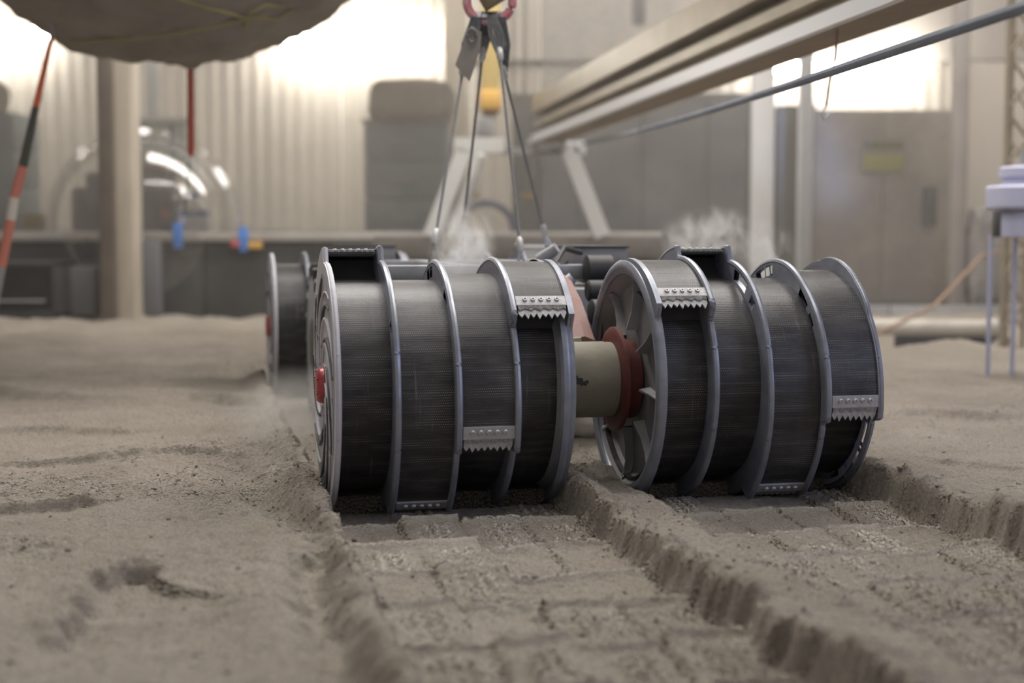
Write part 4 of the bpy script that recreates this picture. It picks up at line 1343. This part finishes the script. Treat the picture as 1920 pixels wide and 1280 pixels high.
# white pipe lying at the right rear edge of the soil
M_PIPE = mat('off_white_pipe', (0.50, 0.47, 0.42), 0.6, 0, (0.43, 0.40, 0.355), 6)
pp_ = thing('white_pipe', at(1760, 612, 6.1), 'long off-white pipe lying beyond the soil at right', 'pipe')
bm = bmesh.new(); tube(bm, [off(pp_, at(1560, 612, 6.3)), off(pp_, at(1868, 615, 6.3))], 0.036, 20); link('pipe_body', bm, M_PIPE, pp_)
bm = bmesh.new(); tube(bm, [off(pp_, at(1850, 615, 6.3)), off(pp_, at(1868, 615, 6.3))], 0.042, 20); link('pipe_collar', bm, M_PIPE, pp_)
tag(pbox('pipe_shade', 1682, 1890, 622, 672, 6.42, 0.02, M_BLKEQ, bevel=0.002), 'added black sheet for the shade under the white pipe', 'shade')  # black sheet added to stand for the dark shade below the pipe
M_HOSE = mat('brown_hose', (0.30, 0.20, 0.14), 0.7)
bm = bmesh.new()
tube(bm, [at(1640, 628, 5.95), at(1690, 604, 5.95), at(1750, 575, 6.2), at(1790, 535, 6.6), at(1840, 480, 6.9), at(1880, 470, 7.0)], 0.008, 8)
tag(link('brown_hose', bm, M_HOSE), 'thin brown hose looping over the white pipe', 'hose')

# ------------------------------------------------------------------ trestle, overhead beam, ribbed belt
M_TRES = mat('white_trestle', (0.62, 0.63, 0.62), 0.5, 0, (0.56, 0.56, 0.55), 5)
YT = 7.35
tr_ = thing('trestle', at(965, 440, YT), 'white splayed-leg trestle holding the far end of the beam', 'trestle')
def pbar(name, p0, p1, y0, y1, wx, wz, m, parent):
    bm = bmesh.new(); bar(bm, off(parent, at(*p0, y0)), off(parent, at(*p1, y1)), wx, wz); return link(name, bm, m, parent, smooth=False)
pbar('leg', (872, 280), (808, 443), YT, YT, 0.12, 0.08, M_TRES, tr_)
pbar('leg', (900, 288), (854, 440), YT + 0.2, YT + 0.3, 0.05, 0.05, M_TRES, tr_)
pbar('leg', (1066, 280), (1129, 443), YT, YT, 0.12, 0.08, M_TRES, tr_)
pbar('cross_bar', (852, 272), (946, 272), YT - 0.03, YT - 0.03, 0.06, 0.075, M_TRES, tr_)
pbar('cross_bar', (940, 283), (1100, 283), YT, YT, 0.05, 0.035, M_GREY, tr_)
for px in (1022, 1062, 1086):
    pbox('clamp_block', px - 12, px + 12, 264, 280 + (10 if px > 1080 else 0), YT - 0.06, 0.08, M_TRES, tr_, bevel=0.01)
# crossbeam where the trestle stands
cbm = thing('cross_beam', at(960, 450, YT), 'dark timber beam under the feet of the white trestle', 'beam')
pbox('beam_body', 700, 1245, 442, 484, YT - 0.05, 0.16, mat('dark_timber', (0.11, 0.10, 0.09), 0.8, 0, (0.15, 0.135, 0.12), 6), cbm, bevel=0.008)
for q in (740, 900, 1060, 1200):
    pbox('foot', q, q + 26, 484, 610, YT, 0.10, M_DARK, cbm, bevel=0.008)

M_BEAM = mat('weathered_beam_steel', (0.34, 0.30, 0.235), 0.38, 0.45, (0.26, 0.225, 0.175), 5, aniso=(1, 1, 1))
bmn = thing('overhead_beam', at(975, 230, YT), 'long tan steel beam running from the trestle toward the upper right', 'beam')
# direction: vanishing point at px 530, level
dz = Vector(((960 - 530) / F, -1, 0)).normalized()
side = Vector((-dz.y, dz.x, 0))            # horizontal, across the beam
if side.x > 0: side = -side
A0 = at(1000, 268, YT)          # lower left edge at the far end
hb = 0.246
Lb = 6.4


def extrude(name, prof, m, parent, o0, s0, s1):
    """prof: points (across, up) relative to A0; across is positive away to the right"""
    bm = bmesh.new()
    a = [bm.verts.new(off(parent, o0 + dz * s0 - side * x + Vector((0, 0, z)))) for x, z in prof]
    b_ = [bm.verts.new(off(parent, o0 + dz * s1 - side * x + Vector((0, 0, z)))) for x, z in prof]
    n = len(prof)
    for i in range(n):
        bm.faces.new((a[i], a[(i + 1) % n], b_[(i + 1) % n], b_[i]))
    bm.faces.new(a[::-1]); bm.faces.new(b_)
    bmesh.ops.recalc_face_normals(bm, faces=bm.faces[:])
    return link(name, bm, m, parent, smooth=False)


extrude('beam_body', [(0.0, 0.03), (0.0, 0.045), (0.05, 0.055), (0.05, 0.075), (0.012, 0.085), (0.012, 0.115), (0.055, 0.125), (0.055, 0.145), (0.0, 0.155), (0.0, 0.242), (0.02, 0.25), (0.16, 0.25), (0.16, 0.03)], M_BEAM, bmn, A0, -0.05, Lb)
extrude('rail_strip', [(-0.022, -0.002), (-0.022, 0.036), (0.0, 0.036), (0.0, -0.002)], mat('white_rail', (0.60, 0.61, 0.64), 0.35, 0.2), bmn, A0, -0.05, 4.42)
extrude('underside_plate', [(0.0, -0.002), (0.0, 0.03), (0.16, 0.03), (0.16, 0.01)], mat('brown_underside', (0.26, 0.20, 0.14), 0.7, 0, (0.21, 0.16, 0.115), 6), bmn, A0, -0.05, Lb)
for s0, s1, zz in ((4.44, 4.62, 0.055), (4.66, 4.74, 0.065)):
    extrude('rail_bracket', [(-0.026, -0.004), (-0.026, zz), (0.0, zz), (0.0, -0.004)], M_GREY, bmn, A0, s0, s1)
extrude('rail_strip', [(-0.022, 0.012), (-0.022, 0.05), (0.0, 0.05), (0.0, 0.012)], mat('pale_blue_rail', (0.5, 0.55, 0.68), 0.35, 0.2), bmn, A0, 4.76, Lb)
for s in (0.03, 0.09, 4.50, 4.56, 4.70):
    bm = bmesh.new(); q = off(bmn, A0 + dz * s + side * 0.024 + Vector((0, 0, 0.022))); tube(bm, [q, q + side * 0.008], 0.008, 8); link('bolt', bm, M_DARK, bmn)
# dark hole bracket hanging at the top
tag(pbox('hanging_bracket', 1184, 1208, -60, 46, 9.9, 0.08, M_BLKEQ, bevel=0.02), 'black slotted bracket on the wall above the beam', 'bracket')

# ribbed belt
M_BELT = mat('blue_grey_belt', (0.33, 0.36, 0.42), 0.6, 0, (0.27, 0.29, 0.34), 10)
bl = thing('ribbed_belt', at(1100, 268, 7.0), 'grey ribbed hose slanting under the steel beam to the upper right', 'hose')
pa, pb = at(1092, 270, 7.0), at(2050, -30, 1.62)
mids = [at(1092, 270, 7.0), at(1180, 246, 6.0)]
pts = []
n = 60
for i in range(n + 1):
    t = i / n
    p_ = pa.lerp(pb, t)
    p_.z -= 0.018 * math.sin(math.pi * t)
    pts.append(p_)
bm = bmesh.new(); tube(bm, [off(bl, p_) for p_ in pts], 0.0078, 10); bb = link('hose_body', bm, M_BELT, bl)
bm = bmesh.new()
tot = 620
for i in range(tot):
    t = 0.35 + 0.65 * i / tot
    f = t * n; j = min(int(f), n - 1); p_ = pts[j].lerp(pts[j + 1], f - j)
    d_ = (pts[j + 1] - pts[j]).normalized()
    tube(bm, [off(bl, p_ - d_ * 0.0012), off(bl, p_ + d_ * 0.0012)], 0.0088, 8)
o = link('hose_ribs', bm, M_BELT, bl); o['kind'] = 'stuff'

# yellow hoist and chain behind the sling
yh = thing('yellow_hoist', at(915, 200, 7.9), 'yellow strap hoist hanging behind the wire ropes', 'hoist')
pbox('hoist_strap', 903, 938, -260, 176, 7.9, 0.07, mat('faded_yellow', (0.55, 0.42, 0.16), 0.7), yh, bevel=0.01)
pbox('hoist_head', 900, 940, 168, 206, 7.88, 0.12, M_YEL, yh, bevel=0.015)
pbox('hoist_hook', 906, 934, 206, 216, 7.9, 0.05, mat('brown_hook', (0.22, 0.14, 0.07), 0.6), yh, bevel=0.005)
pbox('grey_weight', 892, 926, 216, 262, 7.9, 0.12, M_GREY, yh, bevel=0.02)
ch = thing('green_chain', at(972, 190, 8.6), 'green hand chain right of the yellow hoist', 'chain')
for col_, x0 in ((0, 962), (1, 984)):
    for i in range(26):
        bm = bmesh.new()
        yy = -60 + i * 10.4
        tube(bm, [off(ch, at(x0 + 3 * math.cos(t) * (1 if i % 2 else 0.4), yy + 6 * math.sin(t), 8.6)) for t in [q * math.pi / 4 for q in range(8)]], 0.0045, 5, closed=True)
        link('chain_link', bm, mat('green_chain_steel', (0.20, 0.23, 0.19), 0.6) if (i == 0 and col_ == 0) else bpy.data.materials['green_chain_steel'], ch)

# ------------------------------------------------------------------ hanging rock and poles, left
M_ROCK = mat('brown_foam_rock', (0.27, 0.235, 0.195), 0.95, 0, (0.19, 0.165, 0.14), 5, bump=0.9, bscale=22)
YR = 4.9
rk = thing('hanging_rock', at(340, -60, YR), 'big brown rough rock hanging at the upper left', 'rock')
rk_k = YR / F
bm = bmesh.new()
bmesh.ops.create_icosphere(bm, subdivisions=6, radius=1)
from mathutils import noise as mnoise
low = [(-360, -300), (0, -55), (40, 25), (95, 66), (120, 84), (165, 98), (210, 104), (280, 110), (350, 112), (430, 110), (462, 100), (468, 86), (520, 72), (560, 58), (600, 32), (645, -4), (720, -120), (760, -300)]
def low_y(px):
    for (x0, y0), (x1, y1) in zip(low, low[1:]):
        if x0 <= px <= x1: return y0 + (y1 - y0) * (px - x0) / (x1 - x0)
    return -300
for v in bm.verts:
    n_ = v.co.normalized()
    px = 200 + n_.x * 560
    rr_ = math.sqrt(max(0.0, 1 - n_.x ** 2))
    yl = low_y(px)
    ymid = -330
    hz = (yl - ymid) * rk_k
    f = abs(n_.z) / rr_ if rr_ > 1e-4 else 0
    z_ = hz * (n_.z / rr_ if rr_ > 1e-4 else 0)
    y_ = 0.85 * n_.y
    bump_ = mnoise.noise(n_ * 6) * 0.03 + mnoise.noise(n_ * 17) * 0.018
    v.co = Vector(((px - 340) * rk_k, y_, z_ + (-330 + 60) * -rk_k)) + n_ * bump_
rock = link('rock_body', bm, M_ROCK, rk)
M_ROPE = mat('olive_yellow_rope', (0.30, 0.25, 0.12), 0.8)
dg = bpy.context.evaluated_depsgraph_get()
from mathutils.bvhtree import BVHTree
rbm = bmesh.new(); rbm.from_mesh(rock.data); bv = BVHTree.FromBMesh(rbm)
for pxs in ([(118, 80), (200, 74), (270, 68), (330, 60), (400, 48), (460, 34), (520, 22)], [(330, -6), (400, 16), (455, 30), (520, 34), (560, 10)], [(460, 50), (470, 20), (500, 8), (540, 12)]):
    pts = []
    for i in range(len(pxs) - 1):
        for t in (0, 0.33, 0.66):
            a, b_ = pxs[i], pxs[i + 1]
            q = at(a[0] + (b_[0] - a[0]) * t, a[1] + (b_[1] - a[1]) * t, YR)
            o_ = Vector((0, 0, H)) - Vector(rk.location); d_ = (q - Vector((0, 0, H))).normalized()
            hit = bv.ray_cast(o_, d_)
            if hit[0] is not None: pts.append(hit[0] + hit[1] * 0.003)
    if len(pts) > 2:
        bm = bmesh.new(); tube(bm, pts, 0.007, 8); link('rope', bm, M_ROPE, rk)
rbm.free()
for px in (60, 520):
    bm = bmesh.new(); a = at(px, -560, YR); tube(bm, [off(rk, a), off(rk, Vector((a.x, a.y, 3.9)))], 0.008, 8); link('hanging_rope', bm, M_ROPE, rk)

M_OR = mat('orange_paint', (0.62, 0.12, 0.04), 0.5)
M_OR2 = mat('faded_red_paint', (0.55, 0.18, 0.13), 0.55)
M_BK = mat('black_sleeve', (0.045, 0.045, 0.035), 0.6)
M_WH = mat('white_sleeve', (0.60, 0.56, 0.52), 0.6)
sp = thing('striped_pole', at(0, 540, 4.6), 'slanting orange, black and white striped pole at the left edge', 'pole')
cuts = [((102, 30), M_GREY), ((97, 68), M_OR), ((67, 200), M_BK), ((43, 312), M_OR2), ((27, 370), M_WH), ((20, 412), M_OR2), ((2, 500), M_GREY), ((-16, 590), None)]
for i in range(len(cuts) - 1):
    (a, m_), (b_, _) = cuts[i], cuts[i + 1]
    bm = bmesh.new()
    ra = 4 + 5 * min(1, max(0, (a[1] - 60) / 250)); rb_ = 4 + 5 * min(1, max(0, (b_[1] - 60) / 250))
    kk = 4.6 / F
    tube(bm, [off(sp, at(*a, 4.6)), off(sp, at(*b_, 4.6))], [ra * kk, rb_ * kk], 12)
    link('pole_section', bm, m_, sp)
rr_ = thing('red_rod', at(358, 290, 5.6), 'short red rod hanging straight down from the rock', 'rod')
bm = bmesh.new(); tube(bm, [off(rr_, at(357, -20, 5.2)), off(rr_, at(357, 112, 5.2)), off(rr_, at(358, 286, 5.2)), off(rr_, at(357, 294, 5.2))], [0.011, 0.012, 0.014, 0.005], 12)
link('rod_body', bm, mat('dull_red_paint', (0.52, 0.09, 0.05), 0.6), rr_)
bm = bmesh.new(); tube(bm, [off(rr_, at(357, 290, 5.2)), off(rr_, at(352, 340, 5.2)), off(rr_, at(346, 400, 5.3))], 0.003, 6); link('tail_cord', bm, M_BLACK, rr_)
bm = bmesh.new(); tube(bm, [at(322, 232, 7.9), at(324, 300, 7.9), at(318, 390, 7.9), at(308, 430, 7.9)], 0.006, 6); tag(link('dark_cable', bm, M_BLACK), 'thin dark cable hanging down through the dome glints', 'cable')

# dangling hook below the beam at right
YD = 3.42
dh = thing('dangling_cord', at(1566, 130, YD), 'thin brown cord with a small hook below the beam', 'cord')
bm = bmesh.new(); tube(bm, [off(dh, at(1574, 22, YD)), off(dh, at(1566, 110, YD)), off(dh, at(1556, 150, YD)), off(dh, at(1549, 200, YD))], 0.0035, 8); link('cord', bm, M_HOSE, dh)
bm = bmesh.new(); tube(bm, [off(dh, at(1549, 198, YD)), off(dh, at(1540, 210, YD)), off(dh, at(1546, 224, YD)), off(dh, at(1556, 214, YD))], 0.004, 8); link('hook', bm, M_WHITE, dh)

# small coloured things behind the trestle
tag(pbox('yellow_fitting', 876, 898, 358, 372, 8.4, 0.05, M_YEL, bevel=0.01), 'small yellow fitting inside the left trestle leg', 'fitting')
tag(pbox('yellow_fitting', 980, 1000, 360, 374, 8.4, 0.05, M_YEL, bevel=0.01), 'small yellow fitting inside the right trestle leg', 'fitting')
bm = bmesh.new()
cc = at(912, 432, 8.4)
tube(bm, [cc + Vector((0.16 * math.cos(t), 0, 0.16 * math.sin(t))) for t in [i * math.pi / 14 for i in range(15)]], 0.02, 10)
tag(link('blue_hose', bm, mat('blue_hose', (0.10, 0.14, 0.32), 0.6)), 'arched blue hose behind the trestle', 'hose')

# ------------------------------------------------------------------ dust clouds
def smoke(name, c, s, dens, label, seed, scale=6.0, col=(0.9, 0.87, 0.83), lo=0.45, hi=0.70):
    bm = bmesh.new(); bmesh.ops.create_icosphere(bm, subdivisions=3, radius=1)
    m = bpy.data.materials.new(name + '_volume'); m.use_nodes = True
    N, L = m.node_tree.nodes, m.node_tree.links
    N.remove(N['Principled BSDF'])
    vs = N.new('ShaderNodeVolumeScatter'); vs.inputs['Color'].default_value = (*col, 1); vs.inputs['Anisotropy'].default_value = 0.1
    tc = N.new('ShaderNodeTexCoord')
    ln = N.new('ShaderNodeVectorMath'); ln.operation = 'LENGTH'; L.new(tc.outputs['Object'], ln.inputs[0])
    mr = N.new('ShaderNodeMapRange'); mr.interpolation_type = 'SMOOTHSTEP'; mr.inputs[1].default_value = 1.0; mr.inputs[2].default_value = 0.25
    L.new(ln.outputs['Value'], mr.inputs[0])
    mp = N.new('ShaderNodeMapping'); mp.inputs['Scale'].default_value = (s[0] * scale * 3, s[1] * scale * 3, s[2] * scale * 2.2); mp.inputs['Location'].default_value = (seed, seed * 2, 0)
    L.new(tc.outputs['Object'], mp.inputs[0])
    nz = N.new('ShaderNodeTexNoise'); nz.inputs['Scale'].default_value = 1; nz.inputs['Detail'].default_value = 5; nz.inputs['Distortion'].default_value = 1.6; nz.inputs['Roughness'].default_value = 0.55
    L.new(mp.outputs[0], nz.inputs['Vector'])
    mr2 = N.new('ShaderNodeMapRange'); mr2.inputs[1].default_value = lo; mr2.inputs[2].default_value = hi; L.new(nz.outputs['Fac'], mr2.inputs[0])
    a = N.new('ShaderNodeMath'); a.operation = 'MULTIPLY'; L.new(mr.outputs[0], a.inputs[0]); L.new(mr2.outputs[0], a.inputs[1])
    b_ = N.new('ShaderNodeMath'); b_.operation = 'MULTIPLY'; L.new(a.outputs[0], b_.inputs[0]); b_.inputs[1].default_value = dens
    L.new(b_.outputs[0], vs.inputs['Density']); L.new(vs.outputs[0], N['Material Output'].inputs['Volume'])
    o = link(name, bm, m)
    o.location = c; o.scale = s
    tag(o, label, 'dust', kind='stuff')
    return o


smoke('dust_cloud', at(868, 470, 2.78), (0.075, 0.10, 0.105), 36, 'pale dust puff rising behind the left drum', 1.3, 5.5, lo=0.42, hi=0.66)
smoke('dust_cloud', at(1335, 452, 2.98), (0.125, 0.11, 0.085), 32, 'curling dust puff rising behind the right drum', 4.1, 5.5)
smoke('dust_cloud', at(1440, 480, 2.8), (0.065, 0.08, 0.085), 22, 'thin dust veil between the two right-hand flanges', 8.2, 5)
smoke('dust_cloud', at(545, 760, 3.0), (0.14, 0.4, 0.09), 3.0, 'low dust haze in the track behind the left drum', 2.2, 4, lo=0.3, hi=0.7)
bm = bmesh.new(); box(bm, (0, 5.45, 1.35), (9.6, 4.9, 3.1))
mh = bpy.data.materials.new('haze_volume'); mh.use_nodes = True
mh.node_tree.nodes.remove(mh.node_tree.nodes['Principled BSDF'])
vh = mh.node_tree.nodes.new('ShaderNodeVolumeScatter'); vh.inputs['Color'].default_value = (0.95, 0.93, 0.9, 1); vh.inputs['Density'].default_value = 0.015
mh.node_tree.links.new(vh.outputs[0], mh.node_tree.nodes['Material Output'].inputs['Volume'])
hz = link('dust_haze', bm, mh, smooth=False)
tag(hz, 'thin dust haze hanging over the far half of the soil bin', 'dust', kind='stuff')
print('objects', len(bpy.data.objects))
